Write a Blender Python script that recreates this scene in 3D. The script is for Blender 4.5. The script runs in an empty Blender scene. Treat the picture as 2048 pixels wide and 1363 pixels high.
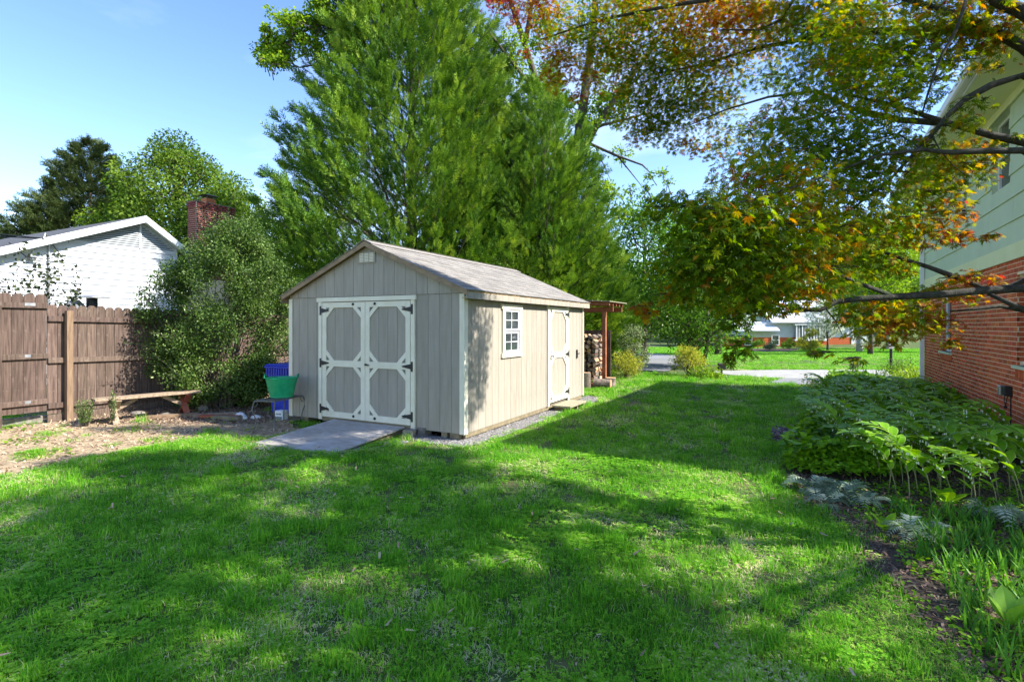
import bpy, bmesh, math, random
import numpy as np
from mathutils import Vector, Matrix, Euler
R = math.radians
rng = np.random.default_rng(7)
random.seed(7)
sc = bpy.context.scene
C = sc.collection

# ------------------------------------------------------------------ camera
EYE = 1.65; F = 1080.0; HZ = 650.0; CX = 1024.0
cam_d = bpy.data.cameras.new('camera'); cam = bpy.data.objects.new('camera', cam_d); C.objects.link(cam)
cam.location = (0, 0, EYE); cam.rotation_euler = (R(90), 0, 0)
cam_d.sensor_width = 36; cam_d.lens = F / 2048 * 36
cam_d.shift_y = -(681.5 - HZ) / 2048
cam_d.clip_start = 0.05; cam_d.clip_end = 1500
sc.camera = cam

# ------------------------------------------------------------------ light
SUN_EL = 41.0
SUN_H = Vector((0.966, -0.26, 0)).normalized()
sun_dir = (SUN_H * math.cos(R(SUN_EL)) + Vector((0, 0, math.sin(R(SUN_EL))))).normalized()
sd = bpy.data.lights.new('sun', 'SUN'); sd.energy = 4.3; sd.angle = R(0.53); sd.color = (1.0, 0.97, 0.91)
sun = bpy.data.objects.new('sun', sd); C.objects.link(sun)
sun.rotation_euler = sun_dir.to_track_quat('Z', 'Y').to_euler()
w = bpy.data.worlds.new('World'); sc.world = w; w.use_nodes = True
nt = w.node_tree; nt.nodes.clear(); N = nt.nodes; L = nt.links
sky = N.new('ShaderNodeTexSky'); sky.sky_type = 'NISHITA'; sky.sun_disc = False
sky.sun_elevation = R(SUN_EL); sky.sun_rotation = math.atan2(SUN_H.x, SUN_H.y)
sky.air_density = 1.0; sky.dust_density = 0.1; sky.ozone_density = 1.4
bg = N.new('ShaderNodeBackground'); out = N.new('ShaderNodeOutputWorld')
tc = N.new('ShaderNodeTexCoord'); mp = N.new('ShaderNodeMapping'); mp.inputs['Scale'].default_value = (1, 1, 2.6)
mp.inputs['Location'].default_value = (3.1, 0.4, 0.2)
no = N.new('ShaderNodeTexNoise'); no.inputs['Scale'].default_value = 1.7; no.inputs['Detail'].default_value = 6; no.inputs['Roughness'].default_value = 0.55
rp = N.new('ShaderNodeValToRGB'); rp.color_ramp.elements[0].position = 0.46; rp.color_ramp.elements[1].position = 0.66
sx = N.new('ShaderNodeSeparateXYZ'); mr = N.new('ShaderNodeMapRange')
mr.inputs['From Min'].default_value = 0.02; mr.inputs['From Max'].default_value = 0.5; mr.inputs['To Min'].default_value = 0.55; mr.inputs['To Max'].default_value = 0.12
mu = N.new('ShaderNodeMath'); mu.operation = 'MULTIPLY'
mx = N.new('ShaderNodeMix'); mx.data_type = 'RGBA'; mx.inputs['B'].default_value = (5.6, 5.9, 6.3, 1)
L.new(tc.outputs['Generated'], mp.inputs['Vector']); L.new(mp.outputs[0], no.inputs['Vector']); L.new(no.outputs['Fac'], rp.inputs[0])
L.new(tc.outputs['Generated'], sx.inputs[0]); L.new(sx.outputs['Z'], mr.inputs['Value'])
L.new(rp.outputs[0], mu.inputs[0]); L.new(mr.outputs[0], mu.inputs[1]); L.new(mu.outputs[0], mx.inputs['Factor'])
shs = N.new('ShaderNodeHueSaturation'); shs.inputs['Saturation'].default_value = 1.18; shs.inputs['Value'].default_value = 0.90; shs.inputs['Hue'].default_value = 0.512
L.new(sky.outputs[0], shs.inputs['Color']); L.new(shs.outputs[0], mx.inputs['A']); L.new(mx.outputs['Result'], bg.inputs['Color'])
bg.inputs['Strength'].default_value = 0.14
L.new(bg.outputs[0], out.inputs[0])
sc.view_settings.view_transform = 'Standard'; sc.view_settings.look = 'None'
sc.view_settings.gamma = 1.0; sc.view_settings.use_curve_mapping = False
sc.view_settings.exposure = 1.6
sc.render.engine = 'CYCLES'
sc.cycles.max_bounces = 8; sc.cycles.transmission_bounces = 4; sc.cycles.transparent_max_bounces = 8

# ------------------------------------------------------------------ materials
def pmat(name, c1, c2, scale=5, rough=0.7, bump=0.0, bscale=60, stretch=(1, 1, 1), rnd=0.0, spec=0.3, translucent=0.0, metallic=0.0, tint=False, world=False, hue=0.0, pos=(0.35, 0.65), c3=None, s3=1.0, p3=(0.55, 0.75)):
    m = bpy.data.materials.new(name); m.use_nodes = True
    t = m.node_tree; n = t.nodes; l = t.links; n.clear()
    o = n.new('ShaderNodeOutputMaterial'); p = n.new('ShaderNodeBsdfPrincipled')
    p.inputs['Roughness'].default_value = rough; p.inputs['Specular IOR Level'].default_value = spec; p.inputs['Metallic'].default_value = metallic
    if world:
        g = n.new('ShaderNodeNewGeometry'); vec = g.outputs['Position']
    else:
        g = n.new('ShaderNodeTexCoord'); vec = g.outputs['Object']
    oi = n.new('ShaderNodeObjectInfo')
    ma = n.new('ShaderNodeMapping'); ma.inputs['Scale'].default_value = stretch
    l.new(vec, ma.inputs['Vector'])
    if not world:
        sm = n.new('ShaderNodeMath'); sm.operation = 'MULTIPLY'; sm.inputs[1].default_value = 37.0
        l.new(oi.outputs['Random'], sm.inputs[0]); l.new(sm.outputs[0], ma.inputs['Location'])
    nz = n.new('ShaderNodeTexNoise'); nz.inputs['Scale'].default_value = scale; nz.inputs['Detail'].default_value = 6; nz.inputs['Roughness'].default_value = 0.6
    l.new(ma.outputs[0], nz.inputs['Vector'])
    cr = n.new('ShaderNodeValToRGB'); e = cr.color_ramp.elements
    e[0].position = pos[0]; e[1].position = pos[1]; e[0].color = (*c1, 1); e[1].color = (*c2, 1)
    l.new(nz.outputs['Fac'], cr.inputs[0]); col = cr.outputs[0]
    if c3:
        n3 = n.new('ShaderNodeTexNoise'); n3.inputs['Scale'].default_value = s3; n3.inputs['Detail'].default_value = 5
        l.new(vec, n3.inputs['Vector'])
        r3 = n.new('ShaderNodeMapRange'); r3.inputs['From Min'].default_value = p3[0]; r3.inputs['From Max'].default_value = p3[1]
        l.new(n3.outputs['Fac'], r3.inputs['Value'])
        m3 = n.new('ShaderNodeMix'); m3.data_type = 'RGBA'; m3.inputs['B'].default_value = (*c3, 1)
        l.new(r3.outputs[0], m3.inputs['Factor']); l.new(col, m3.inputs['A']); col = m3.outputs['Result']
    if rnd or tint:
        fr = n.new('ShaderNodeMath'); fr.operation = 'FRACT'
        if tint:
            at = n.new('ShaderNodeAttribute'); at.attribute_name = 'tint'
            ad = n.new('ShaderNodeMath'); ad.operation = 'ADD'
            l.new(at.outputs['Fac'], ad.inputs[0]); l.new(oi.outputs['Random'], ad.inputs[1]); l.new(ad.outputs[0], fr.inputs[0])
        else:
            l.new(oi.outputs['Random'], fr.inputs[0])
        hs = n.new('ShaderNodeHueSaturation')
        m1 = n.new('ShaderNodeMapRange'); m1.inputs['To Min'].default_value = 1 - rnd; m1.inputs['To Max'].default_value = 1 + rnd
        l.new(fr.outputs[0], m1.inputs['Value']); l.new(m1.outputs[0], hs.inputs['Value'])
        if hue:
            k = n.new('ShaderNodeMath'); k.operation = 'MULTIPLY'; k.inputs[1].default_value = 7.31
            f2 = n.new('ShaderNodeMath'); f2.operation = 'FRACT'
            l.new(fr.outputs[0], k.inputs[0]); l.new(k.outputs[0], f2.inputs[0])
            m2 = n.new('ShaderNodeMapRange'); m2.inputs['To Min'].default_value = 0.5 - hue; m2.inputs['To Max'].default_value = 0.5 + hue
            l.new(f2.outputs[0], m2.inputs['Value']); l.new(m2.outputs[0], hs.inputs['Hue'])
        l.new(col, hs.inputs['Color']); col = hs.outputs[0]
    l.new(col, p.inputs['Base Color'])
    if bump:
        b = n.new('ShaderNodeBump'); b.inputs['Strength'].default_value = bump; b.inputs['Distance'].default_value = 0.02
        bn = n.new('ShaderNodeTexNoise'); bn.inputs['Scale'].default_value = bscale; bn.inputs['Detail'].default_value = 4
        l.new(ma.outputs[0], bn.inputs['Vector']); l.new(bn.outputs['Fac'], b.inputs['Height']); l.new(b.outputs[0], p.inputs['Normal'])
    sh = p.outputs[0]
    if translucent:
        tr = n.new('ShaderNodeBsdfTranslucent'); ms = n.new('ShaderNodeMixShader'); ms.inputs[0].default_value = translucent
        g2 = n.new('ShaderNodeHueSaturation'); g2.inputs['Value'].default_value = 1.5; g2.inputs['Saturation'].default_value = 1.1; g2.inputs['Hue'].default_value = 0.49
        l.new(col, g2.inputs['Color']); l.new(g2.outputs[0], tr.inputs[0])
        l.new(sh, ms.inputs[1]); l.new(tr.outputs[0], ms.inputs[2]); sh = ms.outputs[0]
    l.new(sh, o.inputs[0])
    return m

def leafmat(name, cols, translucent=0.35, rough=0.65, spec=0.12, patch=None):
    """leaf colour picked from a ramp by the per-leaf tint; optional soft patches of another ramp offset"""
    m = bpy.data.materials.new(name); m.use_nodes = True
    t = m.node_tree; n = t.nodes; l = t.links; n.clear()
    o = n.new('ShaderNodeOutputMaterial'); p = n.new('ShaderNodeBsdfPrincipled')
    p.inputs['Roughness'].default_value = rough; p.inputs['Specular IOR Level'].default_value = spec
    at = n.new('ShaderNodeAttribute'); at.attribute_name = 'tint'; oi = n.new('ShaderNodeObjectInfo')
    ad = n.new('ShaderNodeMath'); ad.operation = 'ADD'
    l.new(at.outputs['Fac'], ad.inputs[0])
    if patch is None:
        k = n.new('ShaderNodeMath'); k.operation = 'MULTIPLY'; k.inputs[1].default_value = 0.999
        l.new(oi.outputs['Random'], k.inputs[0]); l.new(k.outputs[0], ad.inputs[1])
        fr = n.new('ShaderNodeMath'); fr.operation = 'FRACT'; l.new(ad.outputs[0], fr.inputs[0]); fac = fr.outputs[0]
    else:
        g = n.new('ShaderNodeNewGeometry'); nz = n.new('ShaderNodeTexNoise'); nz.inputs['Scale'].default_value = patch[0]; nz.inputs['Detail'].default_value = 3
        l.new(g.outputs['Position'], nz.inputs['Vector'])
        mr = n.new('ShaderNodeMapRange'); mr.inputs['From Min'].default_value = 0.35; mr.inputs['From Max'].default_value = 0.65
        mr.inputs['To Min'].default_value = -patch[1]; mr.inputs['To Max'].default_value = patch[1]; mr.clamp = True
        l.new(nz.outputs['Fac'], mr.inputs['Value']); l.new(mr.outputs[0], ad.inputs[1]); fac = ad.outputs[0]
    cr = n.new('ShaderNodeValToRGB'); cr.color_ramp.elements.remove(cr.color_ramp.elements[1])
    for i, (ps, c) in enumerate(cols):
        e = cr.color_ramp.elements[0] if i == 0 else cr.color_ramp.elements.new(ps)
        e.position = ps; e.color = (*c, 1)
    l.new(fac, cr.inputs[0]); l.new(cr.outputs[0], p.inputs['Base Color'])
    tr = n.new('ShaderNodeBsdfTranslucent'); ms = n.new('ShaderNodeMixShader'); ms.inputs[0].default_value = translucent
    g2 = n.new('ShaderNodeHueSaturation'); g2.inputs['Value'].default_value = 1.7; g2.inputs['Saturation'].default_value = 1.08; g2.inputs['Hue'].default_value = 0.49
    l.new(cr.outputs[0], g2.inputs['Color']); l.new(g2.outputs[0], tr.inputs[0])
    l.new(p.outputs[0], ms.inputs[1]); l.new(tr.outputs[0], ms.inputs[2]); l.new(ms.outputs[0], o.inputs[0])
    return m

M = {}
M['siding'] = pmat('shed siding paint', (0.30, 0.262, 0.205), (0.355, 0.312, 0.248), 3, 0.75, 0.35, 90, (6, 6, 0.6), rnd=0.05, c3=(0.225, 0.20, 0.155), s3=2.2, p3=(0.56, 0.95))
M['groove'] = pmat('shed groove', (0.16, 0.15, 0.12), (0.2, 0.18, 0.14), 5, 0.9)
M['cream'] = pmat('cream trim paint', (0.66, 0.60, 0.45), (0.73, 0.67, 0.52), 6, 0.6, 0.15, 60, rnd=0.02)
M['white'] = pmat('white paint', (0.66, 0.67, 0.66), (0.73, 0.74, 0.73), 4, 0.5)
M['black'] = pmat('black iron', (0.012, 0.012, 0.013), (0.03, 0.03, 0.03), 30, 0.5)
M['iron'] = pmat('dark wrought iron', (0.07, 0.07, 0.07), (0.16, 0.15, 0.14), 40, 0.5, spec=0.5)
M['shingle'] = pmat('shed shingles', (0.16, 0.145, 0.125), (0.33, 0.30, 0.265), 60, 0.95, 0.6, 260, rnd=0.16)
M['shinglew'] = pmat('pale grey shingles', (0.46, 0.47, 0.50), (0.58, 0.6, 0.63), 20, 0.9, 0.3, 100, rnd=0.12, tint=True)
M['darkroof'] = pmat('dark roof', (0.05, 0.05, 0.055), (0.1, 0.1, 0.1), 30, 0.95)
M['fascia'] = pmat('brown rake board', (0.20, 0.14, 0.085), (0.30, 0.21, 0.12), 8, 0.75, 0.2, 60, (1, 1, 1))
M['rawply'] = pmat('roof sheathing', (0.42, 0.27, 0.12), (0.5, 0.33, 0.16), 6, 0.8)
M['ramp'] = pmat('weathered ramp board', (0.27, 0.24, 0.205), (0.42, 0.38, 0.33), 7, 0.9, 0.4, 60, (1, 5, 1), rnd=0.05, c3=(0.46, 0.44, 0.41), s3=3.0, p3=(0.5, 0.8))
M['deck'] = pmat('weathered step wood', (0.22, 0.19, 0.12), (0.36, 0.32, 0.22), 8, 0.9, 0.4, 60, (2, 10, 2), rnd=0.1)
M['skid'] = pmat('treated skid', (0.15, 0.12, 0.07), (0.25, 0.2, 0.12), 8, 0.9, 0.3, 60)
M['fence'] = pmat('stained fence wood', (0.072, 0.047, 0.034), (0.160, 0.110, 0.082), 5, 0.85, 0.5, 60, (7, 7, 0.5), rnd=0.20, hue=0.008, c3=(0.24, 0.18, 0.14), s3=9.0, p3=(0.60, 0.80))
M['post'] = pmat('fence post wood', (0.16, 0.10, 0.06), (0.26, 0.17, 0.10), 5, 0.85, 0.4, 60, (6, 6, 0.7))
M['bench'] = pmat('weathered bench wood', (0.20, 0.14, 0.09), (0.36, 0.27, 0.18), 6, 0.85, 0.4, 60, (4, 4, 4), rnd=0.12)
M['redwood'] = pmat('red stained bench legs', (0.20, 0.05, 0.03), (0.32, 0.10, 0.05), 6, 0.8)
M['vinyl'] = pmat('white lap siding', (0.50, 0.51, 0.53), (0.55, 0.56, 0.58), 2, 0.55, rnd=0.012)
M['louver'] = pmat('grey louver', (0.30, 0.32, 0.33), (0.35, 0.37, 0.38), 3, 0.6)
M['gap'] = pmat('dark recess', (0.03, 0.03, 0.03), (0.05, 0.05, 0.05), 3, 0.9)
M['brick'] = pmat('red brick', (0.48, 0.090, 0.032), (0.62, 0.155, 0.058), 14, 0.85, 0.5, 120, rnd=0.22, tint=True, hue=0.008, spec=0.2)
M['brickdark'] = pmat('weathered chimney brick', (0.18, 0.045, 0.035), (0.30, 0.075, 0.055), 14, 0.9, 0.5, 120, rnd=0.22, hue=0.01, c3=(0.035, 0.03, 0.028), s3=1.7, p3=(0.52, 0.62))
M['mortar'] = pmat('pale mortar', (0.76, 0.58, 0.38), (0.84, 0.68, 0.48), 30, 0.95, 0.3, 120)
M['sage'] = pmat('sage siding', (0.50, 0.59, 0.40), (0.55, 0.64, 0.44), 2, 0.65, 0.1, 60, rnd=0.03)
M['sagetrim'] = pmat('pale green trim', (0.70, 0.72, 0.40), (0.76, 0.78, 0.46), 2, 0.6)
M['glass'] = pmat('window glass', (0.02, 0.025, 0.03), (0.05, 0.06, 0.065), 3, 0.06, spec=0.8)
M['curtain'] = pmat('curtain', (0.30, 0.31, 0.33), (0.45, 0.46, 0.48), 3, 0.9)
M['blue'] = pmat('blue plastic', (0.015, 0.03, 0.34), (0.03, 0.06, 0.46), 9, 0.4, spec=0.5)
M['green'] = pmat('green rubber tub', (0.0, 0.24, 0.09), (0.015, 0.32, 0.13), 12, 0.42, spec=0.4)
M['terracotta'] = pmat('clay flue', (0.42, 0.13, 0.05), (0.5, 0.18, 0.08), 9, 0.8)
M['metal'] = pmat('galvanised metal', (0.3, 0.3, 0.3), (0.5, 0.5, 0.5), 10, 0.4, metallic=0.7)
M['pergola'] = pmat('red brown stained timber', (0.24, 0.075, 0.035), (0.36, 0.13, 0.06), 6, 0.75, 0.2, 60, rnd=0.1)
M['logbark'] = pmat('firewood bark', (0.10, 0.075, 0.055), (0.24, 0.19, 0.15), 12, 0.95, 0.6, 50, rnd=0.3, tint=True)
M['logend'] = pmat('firewood cut face', (0.34, 0.15, 0.06), (0.62, 0.42, 0.25), 6, 0.9, 0.3, 60, rnd=0.35, hue=0.012)
M['bark'] = pmat('tree bark', (0.055, 0.042, 0.032), (0.14, 0.11, 0.085), 9, 0.95, 0.8, 30, (3, 3, 0.6))
M['maplebark'] = pmat('maple bark', (0.022, 0.020, 0.014), (0.065, 0.058, 0.042), 14, 0.9, 0.7, 60, (2, 2, 2), c3=(0.03, 0.05, 0.015), s3=6.0)
M['palebark'] = pmat('pale bark', (0.30, 0.28, 0.26), (0.5, 0.48, 0.45), 9, 0.95, 0.5, 30, (3, 3, 0.6))
M['stone'] = pmat('field stone', (0.14, 0.115, 0.09), (0.27, 0.24, 0.20), 9, 0.9, 0.5, 30, rnd=0.25)
M['pebble'] = pmat('grey gravel', (0.12, 0.11, 0.10), (0.34, 0.32, 0.30), 30, 0.9, rnd=0.35, tint=True)
M['concrete'] = pmat('asphalt with painted sun', (0.27, 0.26, 0.24), (0.33, 0.32, 0.30), 3, 0.9, 0.3, 90, c3=(0.22, 0.215, 0.205), s3=0.8)  # driveway asphalt, with the sunlight on it painted in as a paler tone
M['asphalt'] = pmat('worn asphalt', (0.16, 0.16, 0.165), (0.24, 0.24, 0.24), 60, 0.9, 0.4, 150, c3=(0.12, 0.12, 0.12), s3=0.7)
M['ground'] = pmat('lawn soil and thatch', (0.035, 0.065, 0.012), (0.075, 0.11, 0.022), 9, 0.95, 0.6, 30, world=True, c3=(0.17, 0.14, 0.06), s3=1.1, p3=(0.52, 0.70))
M['dirt'] = pmat('bare dirt', (0.24, 0.175, 0.10), (0.41, 0.31, 0.19), 12, 0.95, 0.8, 40, world=True, c3=(0.16, 0.11, 0.07), s3=3.5, p3=(0.55, 0.75))
M['mulch'] = pmat('dark mulch soil', (0.045, 0.032, 0.024), (0.12, 0.085, 0.06), 25, 0.95, 0.9, 60, world=True)
M['chips'] = pmat('bark chips and dead leaves', (0.10, 0.065, 0.045), (0.28, 0.19, 0.13), 25, 0.9, rnd=0.45, tint=True, hue=0.02)
M['chipslight'] = pmat('dry leaf litter', (0.30, 0.20, 0.12), (0.46, 0.34, 0.22), 25, 0.9, rnd=0.4, tint=True, hue=0.015)
M['litter'] = M['chipslight']

# ------------------------------------------------------------------ helpers
def px(x, y, Y): return Vector(((x - CX) / F * Y, Y, EYE - (y - HZ) / F * Y))
def gp(x, y, z=0.0):
    Y = F * (EYE - z) / (y - HZ); return Vector(((x - CX) / F * Y, Y, z))
def gz(x, y):
    t = min(1, max(0, (y - 21) / 39.0)); return -0.85 * t * t * (3 - 2 * t)

class MB:
    def __init__(s): s.v = []; s.f = []
    def add(s, vs, fs):
        b = len(s.v); s.v += [tuple(v) for v in vs]; s.f += [tuple(i + b for i in f) for f in fs]; return s
    def box(s, x0, x1, y0, y1, z0, z1):
        return s.add([(x0,y0,z0),(x1,y0,z0),(x1,y1,z0),(x0,y1,z0),(x0,y0,z1),(x1,y0,z1),(x1,y1,z1),(x0,y1,z1)],
                     [(0,3,2,1),(4,5,6,7),(0,1,5,4),(1,2,6,5),(2,3,7,6),(3,0,4,7)])
    def prism(s, pts, axis, a, b):
        """polygon pts (2-D) extruded along axis from a to b; the 2-D order is (the two other axes in xyz order)"""
        n = len(pts)
        def mk(p, t):
            return {'x': (t, p[0], p[1]), 'y': (p[0], t, p[1]), 'z': (p[0], p[1], t)}[axis]
        return s.add([mk(p, a) for p in pts] + [mk(p, b) for p in pts],
                     [tuple(range(n)), tuple(range(2*n-1, n-1, -1))] + [(i, n+i, n+(i+1)%n, (i+1)%n) for i in range(n)])
    def bar(s, p, q, wx, wz, up=(0, 0, 1)):
        p = Vector(p); q = Vector(q); d = (q - p).normalized(); up = Vector(up)
        if abs(d.dot(up)) > 0.98: up = Vector((1, 0, 0))
        sd_ = d.cross(up).normalized() * wx / 2; u = sd_.cross(d).normalized() * wz / 2
        return s.add([p-sd_-u, p+sd_-u, p+sd_+u, p-sd_+u, q-sd_-u, q+sd_-u, q+sd_+u, q-sd_+u],
                     [(0,3,2,1),(4,5,6,7),(0,1,5,4),(1,2,6,5),(2,3,7,6),(3,0,4,7)])
    def tube(s, pts, rad, k=6, cap=True):
        pts = [Vector(p) for p in pts]; n = len(pts)
        if not hasattr(rad, '__len__'): rad = [rad] * n
        vs = []; prev = None
        for i, p in enumerate(pts):
            d = (pts[min(i+1, n-1)] - pts[max(i-1, 0)])
            d = d.normalized() if d.length > 1e-9 else Vector((0, 0, 1))
            if prev is None:
                a = Vector((0, 0, 1)) if abs(d.z) < 0.9 else Vector((1, 0, 0)); u = d.cross(a).normalized()
            else:
                u = (prev - d * prev.dot(d)).normalized()
            prev = u; v = d.cross(u)
            for j in range(k):
                t = 2 * math.pi * j / k; vs.append(p + (u * math.cos(t) + v * math.sin(t)) * rad[i])
        fs = [(i*k+j, i*k+(j+1)%k, (i+1)*k+(j+1)%k, (i+1)*k+j) for i in range(n-1) for j in range(k)]
        if cap: fs += [tuple(range(k-1, -1, -1)), tuple(range((n-1)*k, n*k))]
        return s.add(vs, fs)
    def lathe(s, prof, k=20, sx=1, sy=1, cap=(True, True), centre=(0, 0, 0)):
        vs = [(centre[0]+r*math.cos(2*math.pi*j/k)*sx, centre[1]+r*math.sin(2*math.pi*j/k)*sy, centre[2]+z) for r, z in prof for j in range(k)]
        n = len(prof)
        fs = [(i*k+j, i*k+(j+1)%k, (i+1)*k+(j+1)%k, (i+1)*k+j) for i in range(n-1) for j in range(k)]
        if cap[0]: fs.append(tuple(range(k-1, -1, -1)))
        if cap[1]: fs.append(tuple(range((n-1)*k, n*k)))
        return s.add(vs, fs)
    def mesh(s, name, mat, bevel=0, smooth=False):
        me = bpy.data.meshes.new(name); me.from_pydata(s.v, [], s.f)
        if bevel:
            bm = bmesh.new(); bm.from_mesh(me)
            bmesh.ops.bevel(bm, geom=bm.edges[:], offset=bevel, segments=1, affect='EDGES', clamp_overlap=True)
            bm.to_mesh(me); bm.free()
        if smooth: me.polygons.foreach_set('use_smooth', [True] * len(me.polygons))
        me.materials.append(M[mat] if isinstance(mat, str) else mat); me.update(); return me
    def build(s, name, mat, parent=None, bevel=0, smooth=False, loc=None):
        return link(name, s.mesh(name, mat, bevel, smooth), parent, loc)

def link(name, me, parent=None, loc=None, rot=None, scale=None):
    o = bpy.data.objects.new(name, me); C.objects.link(o)
    if parent is not None: o.parent = parent
    if loc is not None: o.location = loc
    if rot is not None: o.rotation_euler = rot
    if scale is not None: o.scale = (scale,)*3 if not hasattr(scale, '__len__') else scale
    return o
def tag(o, label=None, cat=None, group=None, kind=None):
    if label: o['label'] = label
    if cat: o['category'] = cat
    if group: o['group'] = group
    if kind: o['kind'] = kind
    return o
def thing(name, label, cat, loc=(0, 0, 0), rz=0, group=None):
    o = bpy.data.objects.new(name, None); C.objects.link(o); o.empty_display_size = 0.1
    o.location = loc; o.rotation_euler = (0, 0, rz); return tag(o, label, cat, group)
def copy_tree(o, parent=None):
    c = o.copy(); C.objects.link(c); c.parent = parent
    for ch in KIDS(o): copy_tree(ch, c)
    return c
def KIDS(o): return [c for c in list(o.children)]
def box(name, mat, parent, x0, x1, y0, y1, z0, z1, bevel=0):
    """box mesh with its origin at its own centre so that grain differs per piece"""
    c = ((x0+x1)/2, (y0+y1)/2, (z0+z1)/2)
    return MB().box(x0-c[0], x1-c[0], y0-c[1], y1-c[1], z0-c[2], z1-c[2]).build(name, mat, parent, bevel, loc=c)

def scatter_mesh(name, tv, tf, pos, ax, ay, az, scale, tint, mat):
    """one mesh of many copies of template (tv verts k,3; tf faces) in frames ax, ay, az"""
    tv = np.asarray(tv, float); k = len(tv); n = len(pos)
    scale = np.broadcast_to(np.asarray(scale, float), (n,))
    V = (tv[None, :, 0:1] * ax[:, None, :] + tv[None, :, 1:2] * ay[:, None, :] + tv[None, :, 2:3] * az[:, None, :]) * scale[:, None, None] + pos[:, None, :]
    V = V.reshape(-1, 3)
    lens = np.array([len(f) for f in tf]); flat = np.concatenate([np.array(f) for f in tf])
    loops = (flat[None, :] + (np.arange(n) * k)[:, None]).reshape(-1)
    tot = np.tile(lens, n); start = np.concatenate([[0], np.cumsum(tot)[:-1]])
    me = bpy.data.meshes.new(name)
    me.vertices.add(len(V)); me.vertices.foreach_set('co', V.astype(np.float32).ravel())
    me.loops.add(len(loops)); me.loops.foreach_set('vertex_index', loops.astype(np.int32))
    me.polygons.add(len(tot)); me.polygons.foreach_set('loop_start', start.astype(np.int32))
    a = me.attributes.new('tint', 'FLOAT', 'POINT'); a.data.foreach_set('value', np.repeat(tint, k).astype(np.float32))
    me.update(calc_edges=True); me.materials.append(M[mat] if isinstance(mat, str) else mat)
    return me
def unit(a): return a / np.maximum(np.linalg.norm(a, axis=1, keepdims=True), 1e-9)
def frames(fwd, up_hint):
    """x = side, y = forward, z = up"""
    y = unit(fwd); x = unit(np.cross(y, up_hint)); z = np.cross(x, y); return x, y, z
def rand_dirs(n, r=rng): return unit(r.normal(size=(n, 3)))

LEAF_T = ([(0, 0, 0), (0.30, 0.42, 0.08), (0, 1, -0.05), (-0.30, 0.42, 0.08)], [(0, 1, 2), (0, 2, 3)])
# ================================================================== SETTING
def poly_sheet(name, pts, z, mat, kind='structure'):
    bm = bmesh.new(); vs = [bm.verts.new((p[0], p[1], z)) for p in pts]; f = bm.faces.new(vs)
    bmesh.ops.triangulate(bm, faces=[f])
    me = bpy.data.meshes.new(name); bm.to_mesh(me); bm.free()
    if sum(p.normal.z for p in me.polygons) < 0: me.flip_normals()
    me.materials.append(M[mat]); o = link(name, me); tag(o, kind=kind); return o
def wobble(pts, amp=0.06, sub=6, seed=1):
    r = random.Random(seed); o = []
    for i, a in enumerate(pts):
        b = pts[(i+1) % len(pts)]
        for k in range(sub):
            t = k / sub; o.append((a[0]+(b[0]-a[0])*t + r.uniform(-amp, amp), a[1]+(b[1]-a[1])*t + r.uniform(-amp, amp)))
    return o
def inside(P, poly):
    x, y = P[:, 0], P[:, 1]; c = np.zeros(len(P), bool); n = len(poly)
    for i in range(n):
        x1, y1 = poly[i][0], poly[i][1]; x2, y2 = poly[(i+1) % n][0], poly[(i+1) % n][1]
        if y1 == y2: continue
        c ^= ((y1 > y) != (y2 > y)) & (x < (x2-x1)*(y-y1)/(y2-y1)+x1)
    return c

xs = np.array(sorted(set(list(np.arange(-60, 60.1, 3)) + [-900, -500, -250, -140, -90, 90, 140, 250, 500, 900])))
ys = np.array(sorted(set(list(np.arange(-30, 90.1, 3)) + [-900, -500, -250, -120, -60, 120, 180, 260, 500, 900])))
gv = [(x, y, gz(x, y)) for y in ys for x in xs]
gf = [(j*len(xs)+i, j*len(xs)+i+1, (j+1)*len(xs)+i+1, (j+1)*len(xs)+i) for j in range(len(ys)-1) for i in range(len(xs)-1)]
g = MB().add(gv, gf).build('lawn', 'ground'); tag(g, kind='structure')

SHED_O = Vector((-3.81, 9.30, 0)); SHED_A = R(-27.4)
def shed_pt(x, y, z=0):
    v = Matrix.Rotation(SHED_A, 3, 'Z') @ Vector((x, y, z)); return v + SHED_O
HOUSE_A = -math.atan2(.488, .873)
HOUSE_O = Vector((6.97, 7.46, 0))
def house_pt(x, y, z=0): return Matrix.Rotation(HOUSE_A, 3, 'Z') @ Vector((x, y, z)) + HOUSE_O

BED = [(8.3, 14.4), (6.9, 12.0), (5.4, 9.8), (4.45, 8.1), (3.6, 7.0), (3.1, 6.2), (2.75, 5.2), (2.72, 4.45), (2.42, 3.56), (2.28, 2.92), (2.2, 2.2), (2.3, 1.2),
       (5.0, 0.5), (8.0, 5.5), (6.3, 6.3), (6.97, 7.46), (10.5, 13.8), (10.2, 15.6), (8.9, 15.2)]
DIRT = [(-3.75, 9.15), (-3.3, 8.5), (-3.6, 7.9), (-4.75, 7.75), (-5.2, 6.9), (-5.6, 6.0), (-6.6, 5.2), (-9.5, 4.2), (-11, 6), (-8.3, 8.4), (-5.0, 14.2), (-2.3, 13.0)]
GRAVEL = [shed_pt(2.6, -0.22), shed_pt(3.1, -0.34), shed_pt(3.75, -0.36), shed_pt(3.86, 0.4), shed_pt(3.80, 3.0), shed_pt(3.95, 5.3), shed_pt(3.4, 5.5), shed_pt(3.4, 0.1), shed_pt(2.3, 0.1)]
GRAVEL = [(p.x, p.y) for p in GRAVEL]
poly_sheet('mulch_bed', wobble(BED, .05, 5, 2), 0.006, 'mulch')
poly_sheet('bare_dirt', wobble(DIRT, .10, 6, 3), 0.005, 'dirt')
poly_sheet('gravel_strip', wobble(GRAVEL, .05, 5, 4), 0.011, 'pebble')

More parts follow.
